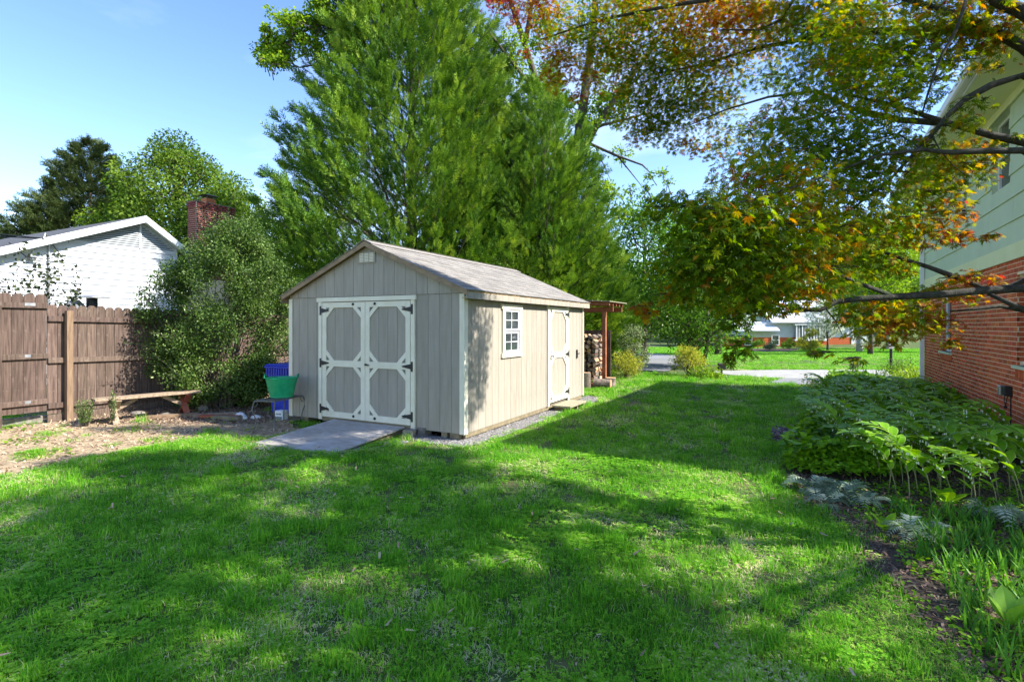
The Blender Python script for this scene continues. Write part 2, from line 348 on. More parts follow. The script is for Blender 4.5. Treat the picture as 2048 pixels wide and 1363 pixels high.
# driveway: sun on the asphalt put into a paler colour, greyer apron this side
DRIVE = [(6.7, 19.4), (7.4, 17.4), (8.4, 16.75), (12.5, 16.5), (21, 15.6), (30, 15.2), (30, 19.0), (20, 19.5), (14, 19.9), (10, 19.9)]
poly_sheet('driveway', DRIVE, 0.012, 'concrete')
APRON = [(8.35, 16.74), (7.3, 15.4), (8.2, 14.9), (11.3, 14.45), (14.0, 14.3), (14.0, 16.42), (12.5, 16.49)]
poly_sheet('driveway_apron', APRON, 0.016, 'asphalt')
def strip(name, pts, w, mat, dz):
    v = []; n = len(pts)
    for i, p in enumerate(pts):
        a = Vector(pts[max(i-1, 0)]); b = Vector(pts[min(i+1, n-1)]); d = (b-a).normalized(); s = Vector((-d.y, d.x)) * w/2
        for q in (Vector(p)+s, Vector(p)-s): v.append((q.x, q.y, gz(q.x, q.y)+dz))
    o = MB().add(v, [(2*i, 2*i+1, 2*i+3, 2*i+2) for i in range(n-1)]).build(name, mat); tag(o, kind='structure'); return o
strip('road', [(4.3, 19.6), (5.2, 21.5), (6.4, 24), (7.8, 27), (8.6, 31), (8.4, 36), (6.5, 42), (3, 48), (-6, 55), (-25, 60)], 2.6, 'asphalt', 0.03)

# gentle rise with a hedge line far right
hv = []; 
for j in range(12):
    for i in range(24):
        x = 24 + i*3.2; y = 50 + j*6; t = min(1, j/6); s = min(1, i/5)
        hv.append((x, y, gz(x, y) - 0.05 + (2.6*t*t*(3-2*t))*s))
hl = MB().add(hv, [(j*24+i, j*24+i+1, (j+1)*24+i+1, (j+1)*24+i) for j in range(11) for i in range(23)]).build('hill', 'ground', smooth=True); tag(hl, kind='structure')

# ================================================================== SHED
W_, D_ = 3.52, 4.92; ZB = 0.10; ZW = 2.13; RX = W_/2; SL = 0.43; ZR = 2.98
def roof_z(x): return ZR - SL*abs(x-RX)
shed = thing('garden_shed', 'tan panelled garden shed with cream double doors and grey shingle roof', 'shed', SHED_O, SHED_A)
m = MB()
ins = .02
m.prism([(ins, ZB+.005), (W_-ins, ZB+.005), (W_-ins, ZW-.03), (RX, roof_z(RX)-.10), (ins, ZW-.03)], 'y', ins, D_-ins)
core = m.build('inner_wall', 'groove', shed)
def board(x0, x1, z0, z1, side, ztop=None, proud=0.0):
    """a siding board on the front (side 'f', runs in x) or right side ('r', runs in y) ; ztop=(z at x0, z at x1)"""
    za, zb = ztop if ztop else (z1, z1); cx = (x0+x1)/2; cz = (z0+z1)/2
    P = [(x0-cx, z0-cz), (x1-cx, z0-cz), (x1-cx, zb-cz), (x0-cx, za-cz)]
    th = ins + proud
    if side == 'f': return MB().prism(P, 'y', -proud, ins).build('siding_board', 'siding', shed, loc=(cx, 0, cz))
    if side == 'r': return MB().prism(P, 'x', -ins, proud).build('siding_board', 'siding', shed, loc=(W_, cx, cz))
    if side == 'l': return MB().prism(P, 'x', -proud, ins).build('siding_board', 'siding', shed, loc=(0, cx, cz))
    if side == 'b': return MB().prism(P, 'y', -ins, proud).build('siding_board', 'siding', shed, loc=(cx, D_, cz))
def run(n, total, holes, side, z0, z1, off=0.0):
    g_ = 0.005; wd = total/n
    for i in range(n):
        a, b = i*wd+g_/2, (i+1)*wd-g_/2
        segs = [(z0, z1)]
        pieces = [(a, b)]
        for (h0, h1, hz0, hz1) in holes:
            if b <= h0 or a >= h1: continue
            # full-height slivers beside the opening
            newp = []
            if a < h0 - .012: board(a, h0, z0, z1, side)
            if b > h1 + .012: board(h1, b, z0, z1, side)
            a2, b2 = max(a, h0), min(b, h1)
            if hz0 > z0 + .02: board(a2, b2, z0, hz0, side)
            if hz1 < z1 - .02: board(a2, b2, hz1, z1, side)
            pieces = []
        for (p, q) in pieces: board(p, q, z0, z1, side)
ZG = 2.11
DX0, DX1 = W_-2.83, W_-.85     # door opening incl. trim (local x from the left)
run(17, W_, [(DX0+.02, DX1-.02, 0, 2.09)], 'f', ZB, ZG-.003)
wd = W_/17
for i in range(17):
    a, b = i*wd+.0025, (i+1)*wd-.0025
    if a < RX < b:
        board(a, RX, ZG, 0, 'f', (roof_z(a)-.085, roof_z(RX)-.085), .014); board(RX, b, ZG, 0, 'f', (roof_z(RX)-.085, roof_z(b)-.085), .014)
    else: board(a, b, ZG-.0, 0, 'f', (roof_z(a)-.085, roof_z(b)-.085), .014)
# side wall : window y 1.13..1.80 , door y 2.93..4.01
run(24, D_, [(1.15, 1.78, 1.15, 1.96), (2.95, 3.99, 0, 2.06)], 'r', ZB, ZW)
board(0.002, D_-.002, ZB, ZW-.02, 'l'); board(0.002, W_-.002, ZB, ZW-.05, 'b')
# corner trims
for (x0, x1, y0, y1) in ((W_-.005, W_+.022, -.022, .075), (W_-.06, W_-.006, -.022, -.003), (-.022, -.003, -.022, .06), (-.002, .055, -.022, -.003), (W_+.003, W_+.022, D_-.06, D_+.01)):
    box('corner_trim', 'cream', shed, x0, x1, y0, y1, ZB-.005, ZG-.012 if y0 < 0 and x0 < W_-.05 else ZW-.01)
# doors (front)
def zdoor(x0, x1, z0, z1, mid, knobs, hinge_left, par, axis):
    """octagon panelled door drawn in (a, z); axis 'f' or 'r' maps a to local x or y"""
    def P(pts, d0, d1, name, mat, parent):
        cx = sum(p[0] for p in pts)/len(pts); cz = sum(p[1] for p in pts)/len(pts); q = [(p[0]-cx, p[1]-cz) for p in pts]
        if axis == 'f': return MB().prism(q, 'y', -d1, -d0).build(name, mat, parent, loc=(cx, 0, cz))
        return MB().prism(q, 'x', d0, d1).build(name, mat, parent, loc=(W_, cx, cz))
    R_ = lambda a, b, c, d: [(a, c), (b, c), (b, d), (a, d)]
    door = P(R_(x0, x1, z0, z1), -.014, -.004, 'door', 'groove', par)
    loc0 = door.location.copy()
    def sub(o): o.location = o.location - loc0; return o
    s = .085
    n = 4 if x1-x0 > .8 else 4
    ww = (x1-x0-2*s+.02)/n
    for i in range(n):
        a = x0+s-.01+i*ww
        sub(P(R_(a+.0025, a+ww-.0025, z0+.02, z1-.02), -.004, .006, 'door_board', 'siding', door))
    fr = lambda pts, d=.027: sub(P(pts, .0065, d, 'door_frame', 'cream', door))
    fr(R_(x0, x0+s, z0, z1)); fr(R_(x1-s, x1, z0, z1))
    fr(R_(x0+s+.001, x1-s-.001, z1-s, z1)); fr(R_(x0+s+.001, x1-s-.001, z0, z0+s*1.1)); fr(R_(x0+s+.001, x1-s-.001, mid-.05, mid+.05))
    k = .17; t = .065
    for (zl, zh) in ((z0+s*1.1, mid-.05), (mid+.05, z1-s)):
        for (xx, sx) in ((x0+s, 1), (x1-s, -1)):
            for (zz, sz) in ((zl, 1), (zh, -1)):
                tt = t*1.35
                pts = [(xx, zz+sz*k), (xx, zz+sz*(k-tt)), (xx+sx*(k-tt), zz), (xx+sx*k, zz)]
                fr(pts, .024)
                sub(P([(xx+sx*.006, zz+sz*.006), (xx+sx*(k-tt-.02), zz+sz*.006), (xx+sx*.006, zz+sz*(k-tt-.02))], .006, .012, 'corner_cutout', 'groove', door))
    for (kx, kz) in knobs:
        mm = MB().lathe([(.0, 0), (.021, .0), (.021, .012), (.012, .02), (0, .022)], 10)
        o = mm.build('door_bolt', 'black', door)
        if axis == 'f': o.location = Vector((kx, -.027, kz))-loc0; o.rotation_euler = (R(90), 0, 0)
        else: o.location = Vector((W_+.027, kx, kz))-loc0; o.rotation_euler = (0, R(90), 0)
    hx = x0 if hinge_left else x1; sx = 1 if hinge_left else -1
    for hz in (z0+.13, mid, z1-.13):
        pts = [(hx-sx*.055, hz-.075), (hx-sx*.02, hz-.075), (hx-sx*.02, hz-.04), (hx+sx*.15, hz-.008), (hx+sx*.15, hz+.008), (hx-sx*.02, hz+.04), (hx-sx*.02, hz+.075), (hx-sx*.055, hz+.075)]
        sub(P(pts, .0275, .035, 'hinge', 'black', door))
    return door, loc0
gx = W_-1.818
d1, l1 = zdoor(DX0+.085, gx-.004, .15, 2.02, 1.03, [(gx-.25, 1.985), (gx-.24, .2)], True, shed, 'f')
d2, l2 = zdoor(gx+.004, DX1-.085, .15, 2.02, 1.03, [(gx+.20, 1.985), (gx+.20, .2)], False, shed, 'f')
h = MB().bar((0, -.04, 0), (.07, -.05, -.005), .012, .02).bar((0, -.028, 0), (0, -.05, 0), .03, .03).build('door_handle', 'black', d2); h.location = Vector((gx+.02, 0, 1.03))-l2
box('door_trim', 'cream', shed, DX0, DX0+.072, -.030, -.001, ZB+.0, 2.03)
box('door_trim', 'cream', shed, DX1-.072, DX1, -.030, -.001, ZB+.0, 2.03)
box('door_header', 'cream', shed, DX0-.03, DX1+.03, -.042, -.001, 2.032, 2.10)
box('door_sill', 'skid', shed, DX0+.075, DX1-.075, -.02, -.001, ZB-.02, .145)
d3, l3 = zdoor(2.995, 3.95, .16, 2.00, 1.06, [(3.06, 1.93), (3.06, .24)], False, shed, 'r')
h = MB().lathe([(0, 0), (.03, 0), (.03, .01), (.012, .015), (.012, .04), (.03, .05), (.026, .07), (0, .075)], 12).build('door_knob', 'metal', d3, smooth=True); h.rotation_euler = (0, R(90), 0); h.location = Vector((W_+.025, 3.07, 1.06))-l3
for (a, b, z0, z1) in ((2.93, 2.992, ZB, 2.02), (3.953, 4.013, ZB, 2.02), (2.93, 4.013, 2.022, 2.08)):
    box('door_trim', 'cream', shed, W_+.001, W_+.030, a, b, z0, z1)
# side window
wn = box('window', 'glass', shed, W_-.018, W_-.006, 1.19, 1.74, 1.19, 1.92); wl = wn.location.copy()
def wsub(name, mat, *a):
    o = box(name, mat, wn, *a); o.location = o.location - wl; return o
for (a, b, z0, z1) in ((1.13, 1.20, 1.20, 1.91), (1.73, 1.80, 1.20, 1.91), (1.10, 1.83, 1.912, 1.985), (1.10, 1.83, 1.125, 1.198)):
    wsub('window_trim', 'cream', W_+.001, W_+.032, a, b, z0, z1)
for (z0, z1, dx) in ((1.56, 1.905, .004), (1.205, 1.545, -.004)):
    for (a, b, c, d) in ((1.205, 1.24, z0, z1), (1.69, 1.725, z0, z1), (1.24, 1.69, z1-.032, z1), (1.24, 1.69, z0, z0+.032)):
        wsub('sash', 'white', W_+dx-.006, W_+dx+.012, a, b, c, d)
    wsub('muntin', 'white', W_+dx-.004, W_+dx+.004, 1.459, 1.471, z0+.032, z1-.032)
    wsub('muntin', 'white', W_+dx-.0035, W_+dx+.0035, 1.24, 1.69, (z0+z1)/2-.006, (z0+z1)/2+.006)
# gable vent
ve = box('gable_vent', 'siding', shed, RX-.19, RX+.15, -.030, -.0145, 2.625, 2.80); vl = ve.location.copy()
for i in range(3):
    for k in range(6):
        o = box('louver_slat', 'cream', ve, RX-.165+i*.102, RX-.165+i*.102+.085, -.038, -.0305, 2.645+k*.0235, 2.660+k*.0235); o.location -= vl
# roof : deck, rake boards, fascia, shingles
OX, OYF, OYB = .12, .11, .12
for sgn in (-1, 1):
    xe = RX+sgn*(RX+OX)
    P = [(RX, ZR-.03), (xe, roof_z(xe)-.03), (xe, roof_z(xe)-.055), (RX, ZR-.055)]
    MB().prism(P, 'y', -OYF+.015, D_+OYB-.015).build('roof_deck', 'rawply', shed)
    for (y0, y1) in ((-OYF, -OYF+.014), (D_+OYB-.014, D_+OYB)):
        P = [(RX, ZR-.022), (xe, roof_z(xe)-.022), (xe, roof_z(xe)-.10), (RX, ZR-.10)]
        MB().prism(P, 'y', y0, y1).build('rake_board', 'fascia', shed)
zf = roof_z(W_+OX)
fw = (D_+OYF+OYB)/25
for i in range(25):
    a = -OYF+i*fw
    box('fascia_panel', 'siding', shed, W_+OX-.02, W_+OX, a+.002, a+fw-.002, zf-.145, zf-.03)
box('fascia', 'fascia', shed, -OX, -OX+.02, -OYF, D_+OYB, zf-.145, zf-.03)
box('soffit', 'rawply', shed, W_+.03, W_+OX-.022, -OYF+.015, D_+OYB-.015, zf-.14, zf-.125)
# shingles on the seen slope as pieces, left slope joined
slen = math.hypot(RX+OX+.015, SL*(RX+OX+.015)); rows = 14; rr = random.Random(4)
ang = math.atan(SL)
sh_meshes = []
for k in range(6):
    b = MB(); t = .009+.002*(k % 3); wv = .294+.004*(k % 3)
    b.add([(0, 0, .003), (.21, 0, .003), (.21, wv, .003), (0, wv, .003), (0, 0, t+.003), (.21, 0, .005), (.21, wv, .005), (0, wv, t+.003)],
          [(0, 3, 2, 1), (4, 5, 6, 7), (0, 1, 5, 4), (1, 2, 6, 5), (2, 3, 7, 6), (3, 0, 4, 7)]); sh_meshes.append(b.mesh('shingle', 'shingle'))
exp = slen/rows
def shingle_rows(sgn, place):
    for r_ in range(rows):
        d = slen - r_*exp            # distance of the butt edge from ridge
        y = -OYF-.01 - (r_*.137 % .3)
        while y < D_+OYB+.0:
            a, b_ = max(y, -OYF-.012), min(y+.298, D_+OYB+.01)
            if b_-a > .03: place(sgn, d, a, b_, r_)
            y += .30
left = MB()
def place_piece(sgn, d, a, b_, r_):
    me = sh_meshes[rr.randrange(6)]; o = link('shingle', me, shed)
    o.location = (RX+math.cos(ang)*d, a, ZR-math.sin(ang)*d - .028 + rr.uniform(0, .002))
    o.rotation_euler = (0, ang + math.pi, 0) if False else (0, 0, 0)
    # x axis of the tile runs up the slope
    X = Vector((-math.cos(ang), 0, math.sin(ang))); Y = Vector((0, 1, 0)); Z = Vector((math.sin(ang), 0, math.cos(ang)))
    # keep handedness: X x Y = Z requires Y flipped
    Mx = Matrix((( -math.cos(ang), 0, math.sin(ang)), (0, -1, 0), (math.sin(ang), 0, math.cos(ang))))
    o.rotation_euler = Mx.to_euler(); o.scale = (1, (b_-a-.006)/.298, 1); o.location.y = b_-.003
def place_left(sgn, d, a, b_, r_):
    X = Vector((math.cos(ang), 0, math.sin(ang))); Z = Vector((-math.sin(ang), 0, math.cos(ang))); O = Vector((RX-math.cos(ang)*d, 0, ZR-math.sin(ang)*d-.028))
    vs = []
    for z0, z1 in ((.003, .003), (.013, .005)):
        for (u, y, z) in ((0, a, z0), (.2, a, z1), (.2, b_-.004, z1), (0, b_-.004, z0)): vs.append(O+X*u+Vector((0, y, 0))+Z*z)
    left.add(vs, [(0, 3, 2, 1), (4, 5, 6, 7), (0, 1, 5, 4), (1, 2, 6, 5), (2, 3, 7, 6), (3, 0, 4, 7)])
shingle_rows(1, place_piece); shingle_rows(-1, place_left)
tag(left.build('shingle', 'shingle', shed), kind='stuff')
rc = MB()
for sgn in (-1, 1):
    P = [(RX, ZR+.004), (RX+sgn*.15, ZR+.004-SL*.15), (RX+sgn*.15, ZR-.006-SL*.15), (RX, ZR-.006)]
    rc.prism(P, 'y', -OYF-.01, D_+OYB+.01)
rc.build('ridge_cap', 'shingle', shed)
# skids and blocks
for x in (.35, W_-.35): box('skid', 'skid', shed, x-.05, x+.05, .02, D_-.02, .02, .098)
box('rim_board', 'skid', shed, W_-.05, W_-.008, .06, D_-.03, .03, .098)
box('corner_block', 'skid', shed, W_-.24, W_-.08, -.0, .12, .0, .098)
box('foundation_block', 'stone', shed, 2.72, 2.86, -.02, .14, .0, .13)
# small latch plate on the side wall
lt = MB().box(0, .022, -.03, .03, -.09, .09).bar((.02, 0, .0), (.05, .05, .01), .012, .02).build('wall_latch', 'black', shed, loc=(W_+.002, 4.52, 1.03))

# ramp (three abutting sheets of board)
rmp = thing('wooden_ramp', 'weathered grey board ramp lying in front of the shed double doors', 'ramp', SHED_O, SHED_A)
RA0, RA1 = 1.05, 2.50
for i, (a, b) in enumerate(((RA0, 1.775), (1.779, RA1))):
    m = MB(); y0, y1, z0, z1 = -1.50, -.045, .025, .125
    m.add([(a, y0, z0-.022), (b, y0, z0-.022), (b, y1, z1-.022), (a, y1, z1-.022), (a, y0, z0), (b, y0, z0), (b, y1, z1), (a, y1, z1)],
          [(0, 3, 2, 1), (4, 5, 6, 7), (0, 1, 5, 4), (1, 2, 6, 5), (2, 3, 7, 6), (3, 0, 4, 7)]); m.build('ramp_board', 'ramp', rmp)
for a in (RA0+.05, RA1-.09):
    MB().prism([(-1.3, .003), (-.05, .003), (-.05, .1), (-1.3, .013)], 'x', a, a+.04).build('ramp_support', 'skid', rmp)
cb = box('concrete_block', 'stone', None, 0, .16, 0, .14, 0, .12, .006); p = shed_pt(2.68, -.16); cb.location = (p.x, p.y, .06); cb.rotation_euler = (0, 0, SHED_A+.2)
tag(cb, 'small grey concrete block beside the right edge of the ramp', 'concrete block')
# step at side door
stp = thing('door_step', 'low weathered wooden step under the narrow side door of the shed', 'step', SHED_O, SHED_A)
for i in range(3): box('step_board', 'deck', stp, W_+.06+i*.125, W_+.06+i*.125+.12, 3.05, 3.95, .085, .115)
for y in (3.12, 3.5, 3.86): box('step_support', 'skid', stp, W_+.08, W_+.40, y, y+.05, .0, .084)

# ================================================================== BRICK HOUSE (right)
hs = thing('brick_house', 'two-storey red brick house with pale green upper siding at the right edge', 'house', HOUSE_O, HOUSE_A)
YA, YB = -1.75, 7.05; ZT = 2.58; ZS = 4.87
openings = [(-1.25, -.06, 1.10, 2.34), (4.0, 4.98, 1.09, 2.31)]
# mortar backing with real openings
m = MB()
ycuts = [YA, -1.25, -.06, 4.0, 4.98, YB]
for i in range(5):
    a, b = ycuts[i], ycuts[i+1]
    op = [o for o in openings if abs(o[0]-a) < .01]
    if op: m.box(-.0065, .20, a, b, -.1, op[0][2]); m.box(-.0065, .20, a, b, op[0][3], ZT)
    else: m.box(-.0065, .20, a, b, -.1, ZT)
m.build('wall', 'mortar', hs)
m = MB(); m.box(-.0105, .2, YA-.012, YA-.0005, -.1, ZT); m.box(.2, 8.4, YA+.0, YA+.1, -.1, ZT).box(.2, 8.4, YB-.1, YB, -.1, ZT).box(8.3, 8.4, YA+.1, YB-.1, -.1, ZT); m.build('side_wall', 'brick', hs)
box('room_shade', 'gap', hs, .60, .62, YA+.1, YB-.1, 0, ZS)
bm_cache = {}
def brick_mesh(L_):
    k = round(L_, 3)
    if k not in bm_cache: bm_cache[k] = MB().box(-.0105, .02, -k/2, k/2, -.0285, .0285).mesh('brick', 'brick')
    return bm_cache[k]
course = .0678; rest = MB(); nb = 0
cand = []
for r_ in range(38):
    z = .034+r_*course
    if z+.03 > ZT: break
    y = YA + (0 if r_ % 2 else -.1015)
    while y < YB:
        a, b = max(y, YA)+.011, min(y+.203, YB)-.011
        segs = [(a, b)]
        for o in openings:
            if o[2]-.09 < z < o[3]+.03:
                ns = []
                for (p, q) in segs:
                    if q <= o[0] or p >= o[1]: ns.append((p, q)); continue
                    if p < o[0]-.012: ns.append((p, o[0]))
                    if q > o[1]+.012: ns.append((o[1], q))
                segs = ns
        for (p, q) in segs:
            if q-p > .008: cand.append((p, q, z))
        y += .203
def seen(c):
    y = (c[0]+c[1])/2; P = house_pt(0, y, c[2]); return P.y > 0 and P.x/P.y < .955 and c[2] > .28
cand.sort(key=lambda c: (not seen(c), (c[0]+c[1])/2))
rb = random.Random(3)
restt = []
for i, (p, q, z) in enumerate(cand):
    jx = rb.uniform(-.0008, .0008)
    if i < 296:
        o = link('brick', brick_mesh(q-p), hs, loc=(jx, (p+q)/2, z))
    else: restt.append((jx, (p+q)/2, z, q-p))
RT = np.array(restt); n_ = len(RT)
bv = np.array([(-.0105, -.5, -.0285), (.02, -.5, -.0285), (.02, .5, -.0285), (-.0105, .5, -.0285), (-.0105, -.5, .0285), (.02, -.5, .0285), (.02, .5, .0285), (-.0105, .5, .0285)])
bf = [(0, 3, 2, 1), (4, 5, 6, 7), (0, 1, 5, 4), (1, 2, 6, 5), (2, 3, 7, 6), (3, 0, 4, 7)]
I3 = np.eye(3)
axs = [np.tile(I3[i], (n_, 1)) for i in range(3)]
me = scatter_mesh('brick', bv, bf, RT[:, :3], axs[0], axs[1]*RT[:, 3:4], axs[2], 1.0, rng.random(n_), 'brick'); tag(link('brick', me, hs), kind='stuff')
jb = MB()
for o in openings:
    for r_ in range(38):
        z = .034+r_*course
        if o[2]+.02 < z < o[3]-.02: jb.box(.012, .068, o[1]-.004, o[1]+.003, z-.0285, z+.0285)
tag(jb.build('jamb_brick', 'brick', hs), kind='stuff')
def house_window(y0, y1, z0, z1, sill=True, name='window'):
    wnd = box(name, 'glass', hs, .10, .106, y0+.04, y1-.04, z0+.03, z1-.03); l0 = wnd.location.copy()
    def s(nm, mt, *a):
        o = box(nm, mt, wnd, *a); o.location -= l0
    for a in ((y0, y0+.05, z0, z1), (y1-.05, y1, z0, z1), (y0+.05, y1-.05, z1-.05, z1), (y0+.05, y1-.05, z0, z0+.05), (y0+.05, y1-.05, (z0+z1)/2-.02, (z0+z1)/2+.02)):
        s('window_frame', 'white', .07, .125, *a)
    s('curtain', 'curtain', .16, .165, y0+.05, y0+.05+(y1-y0)*.35, z0+.03, z1-.03)
    if sill:
        s('sill', 'sage', -.06, .07, y0-.06, y1+.06, z0-.04, z0)
        n = int((y1-y0+.1)/.066)
        for i in range(n): s('sill_brick', 'brick', -.03, .02, y0-.05+i*.066, y0-.05+i*.066+.058, z0-.155, z0-.045)
for o in openings: house_window(*o)
# upper storey: wide laps with vertical joints
box('trim_board', 'sagetrim', hs, -.035, -.002, YA-.01, YB+.01, ZT-.02, ZT+.20)
uppers = [(.24, 1.15, 3.68, 4.75), (2.73, 3.6, 3.68, 4.75), (-1.5, -.7, 3.68, 4.75)]
lap = .33; z = ZT+.20; i = 0
while z < ZS-.02:
    z1 = min(z+lap, ZS); off = (i*.61) % 1.22; ys_ = [YA]+[YA+off+k*1.22 for k in range(9) if YA < YA+off+k*1.22 < YB]+[YB]
    ys_ = sorted(set(ys_))
    for a, b in zip(ys_, ys_[1:]):
        segs = [(a+.0015, b-.0015, z, z1)]
        for (w0, w1, wz0, wz1) in uppers:
            ns = []
            for (p, q, c, d) in segs:
                if q <= w0 or p >= w1 or d <= wz0 or c >= wz1: ns.append((p, q, c, d)); continue
                if p < w0: ns.append((p, w0, c, d))
                if q > w1: ns.append((w1, q, c, d))
                pp, qq = max(p, w0), min(q, w1)
                if c < wz0: ns.append((pp, qq, c, wz0))
                if d > wz1: ns.append((pp, qq, wz1, d))
            segs = ns
        for (p, q, c, d) in segs:
            if q-p < .02 or d-c < .02: continue
            t0 = .026 - .020*(c-z)/lap; t1 = .026-.020*(d-z)/lap
            MB().add([(-t0, p, c), (0.0, p, c), (0.0, q, c), (-t0, q, c), (-t1, p, d), (0.0, p, d), (0.0, q, d), (-t1, q, d)], [(0, 1, 2, 3), (4, 7, 6, 5), (0, 4, 5, 1), (1, 5, 6, 2), (2, 6, 7, 3), (3, 7, 4, 0)]).build('siding_board', 'sage', hs)
    z += lap; i += 1
m = MB(); cuts = sorted([YA, YB]+[c for u in uppers for c in u[:2]])
for a, b in zip(cuts, cuts[1:]):
    op = [u for u in uppers if abs(u[0]-a) < .01]
    if op: m.box(.001, .2, a, b, ZT, op[0][2]); m.box(.001, .2, a, b, op[0][3], ZS)
    else: m.box(.001, .2, a, b, ZT, ZS)
m.box(.2, 8.4, YA, YA+.1, ZT, ZS).box(.2, 8.4, YB-.1, YB, ZT, ZS).box(8.3, 8.4, YA+.1, YB-.1, ZT, ZS); m.build('upper_wall', 'sage', hs)
for u in uppers: house_window(*u, sill=False)
OV = .60
box('soffit', 'sagetrim', hs, -OV, 8.4+OV, YA-.35, YB+.12, ZS, ZS+.03)
box('frieze_board', 'sagetrim', hs, -.05, -.028, YA, YB, ZS-.12, ZS-.002)
for a in (0, 1): box('fascia', 'white', hs, -OV-.02 if a == 0 else 8.4+OV, -OV if a == 0 else 8.4+OV+.02, YA-.37, YB+.14, ZS-.01, ZS+.15)
for a in (YA-.37, YB+.12): box('fascia', 'white', hs, -OV, 8.4+OV, a, a+.02, ZS-.01, ZS+.15)
gt = MB(); gt.prism([(-OV-.13, ZS+.14), (-OV-.125, ZS+.04), (-OV-.10, ZS+.02), (-OV-.025, ZS+.02), (-OV-.025, ZS+.14), (-OV-.035, ZS+.14), (-OV-.035, ZS+.03), (-OV-.095, ZS+.03), (-OV-.12, ZS+.14)], 'y', YA-.37, YB+.14); gt.build('gutter', 'white', hs)
x0, x1, y0, y1 = -OV-.02, 8.4+OV+.02, YA-.37, YB+.14; xm = (x0+x1)/2; zr = ZS+.15+1.5; e = 3.3
MB().add([(x0, y0, ZS+.15), (x1, y0, ZS+.15), (x1, y1, ZS+.15), (x0, y1, ZS+.15), (xm, y0+e, zr), (xm, y1-e, zr)], [(0, 1, 4), (1, 2, 5, 4), (2, 3, 5), (3, 0, 4, 5)]).build('roof', 'darkroof', hs)
# downspout at the far corner
dp = MB(); dp.box(-.11, -.03, YB-.12, YB-.02, .12, ZS-.5).bar((-.07, YB-.07, ZS-.5), (-OV-.05, YB-.07, ZS-.05), .08, .06); dp.build('downspout', 'white', hs)
# electrical boxes
eb = MB().box(-.11, -.01, .30, .43, .64, .78).build('outlet_box', 'metal', hs, .008)
MB().box(-.10, -.01, .12, .27, .65, .79).build('outlet_box', 'black', hs, .008)
MB().tube([(-.04, .36, .64), (-.05, .34, .55), (-.05, .28, .50), (-.05, .24, .56), (-.04, .22, .65)], .006, 5).tube([(-.02, .17, .65), (-.02, .17, .1)], .008, 5).build('cable', 'black', hs)
MB().lathe([(0, 0), (.02, .005), (.022, .03), (.0, .05)], 8, centre=(-.05, .28, .46)).build('cable_plug', 'black', hs)

# ================================================================== NEIGHBOUR HOUSE (left)
NO = Vector((-11.3, 18.2, 0)); nh = thing('white_house', 'white clapboard house with a low gable behind the wooden fence', 'house', NO, SHED_A)
ZE = 4.20; ZP = 4.97; YP = -1.16; SLL = .41; YL = -8.5
def ntop(y): return ZP - (y-YP)*((ZP-ZE)/1.16) if y > YP else ZP-(YP-y)*SLL
MB().prism([(YL, -.2), (0, -.2), (0, ZE), (YP, ZP), (YL, ntop(YL))], 'x', -9, -.02).build('wall', 'vinyl', nh)
z = .2; lp = .19
while z < ZP-.03:
    z1 = min(z+lp, ZP-.01)
    yr = 0 if z1 <= ZE else YP+(ZP-z1)/((ZP-ZE)/1.16); yl = max(YL, YP-(ZP-z1)/SLL)
    if yr-yl > .1:
        if z < 4.10:
            yr2 = min(yr, 0)
            MB().add([(0.024, yl, z), (-.02, yl, z), (-.02, yr2, z), (.024, yr2, z), (-.006, yl, z1), (-.02, yl, z1), (-.02, yr2, z1), (-.006, yr2, z1)],
                 [(0, 3, 2, 1), (4, 5, 6, 7), (0, 1, 5, 4), (1, 2, 6, 5), (2, 3, 7, 6), (3, 0, 4, 7)]).build('siding_board', 'vinyl', nh)
    z += lp
# triangular louvre under the peak
lv = MB().prism([(-2.95, 4.12), (-.12, 4.12), (YP, ZP-.12)], 'x', -.005, .004).build('gable_louver', 'gap', nh)
k = 0; z = 4.13
while z < ZP-.16:
    yr = min(-.10, YP+(ZP-.08-z)/((ZP-ZE)/1.16)-.05); yl = max(-2.95, YP-(ZP-.08-z)/SLL+.05)
    if yr-yl > .08: MB().add([(.006, yl, z+.045), (.03, yl, z), (.03, yr, z), (.006, yr, z+.045), (.006, yl, z+.055), (.034, yl, z+.01), (.034, yr, z+.01), (.006, yr, z+.055)], [(0, 3, 2, 1), (4, 5, 6, 7), (0, 1, 5, 4), (1, 2, 6, 5), (2, 3, 7, 6), (3, 0, 4, 7)]).build('louver_slat', 'louver', lv)
    z += .068
MB().box(.03, .045, YP-.03, YP+.03, 4.08, ZP-.12).build('louver_post', 'vinyl', lv)
# roof with white rake boards
for (pa, pb) in (((YP, ZP), (.30, ntop(0)-.30*.66)), ((YP, ZP), (YL-.4, ntop(YL-.4)))):
    MB().prism([(pa[0], pa[1]+.13), (pb[0], pb[1]+.13), (pb[0], pb[1]+.03), (pa[0], pa[1]+.03)], 'x', -9.3, .33).build('roof', 'darkroof', nh)
    MB().prism([(pa[0], pa[1]+.125), (pb[0], pb[1]+.125), (pb[0], pb[1]-.08), (pa[0], pa[1]-.08)], 'x', .335, .36).build('rake_board', 'white', nh)
    MB().prism([(pa[0], pa[1]+.028), (pb[0], pb[1]+.028), (pb[0], pb[1]+.005), (pa[0], pa[1]+.005)], 'x', -.02, .333).build('soffit', 'vinyl', nh)
MB().box(-.02, .03, -.07, .0, .0, ZE-.02).build('corner_board', 'vinyl', nh)
MB().tube([(.06, -3.55, 1.2), (.06, -3.55, 4.05)], .028, 6).tube([(.06, -3.55, 4.05), (.35, -3.75, 4.15), (.4, -3.8, 4.0)], .02, 5).build('service_conduit', 'metal', nh)
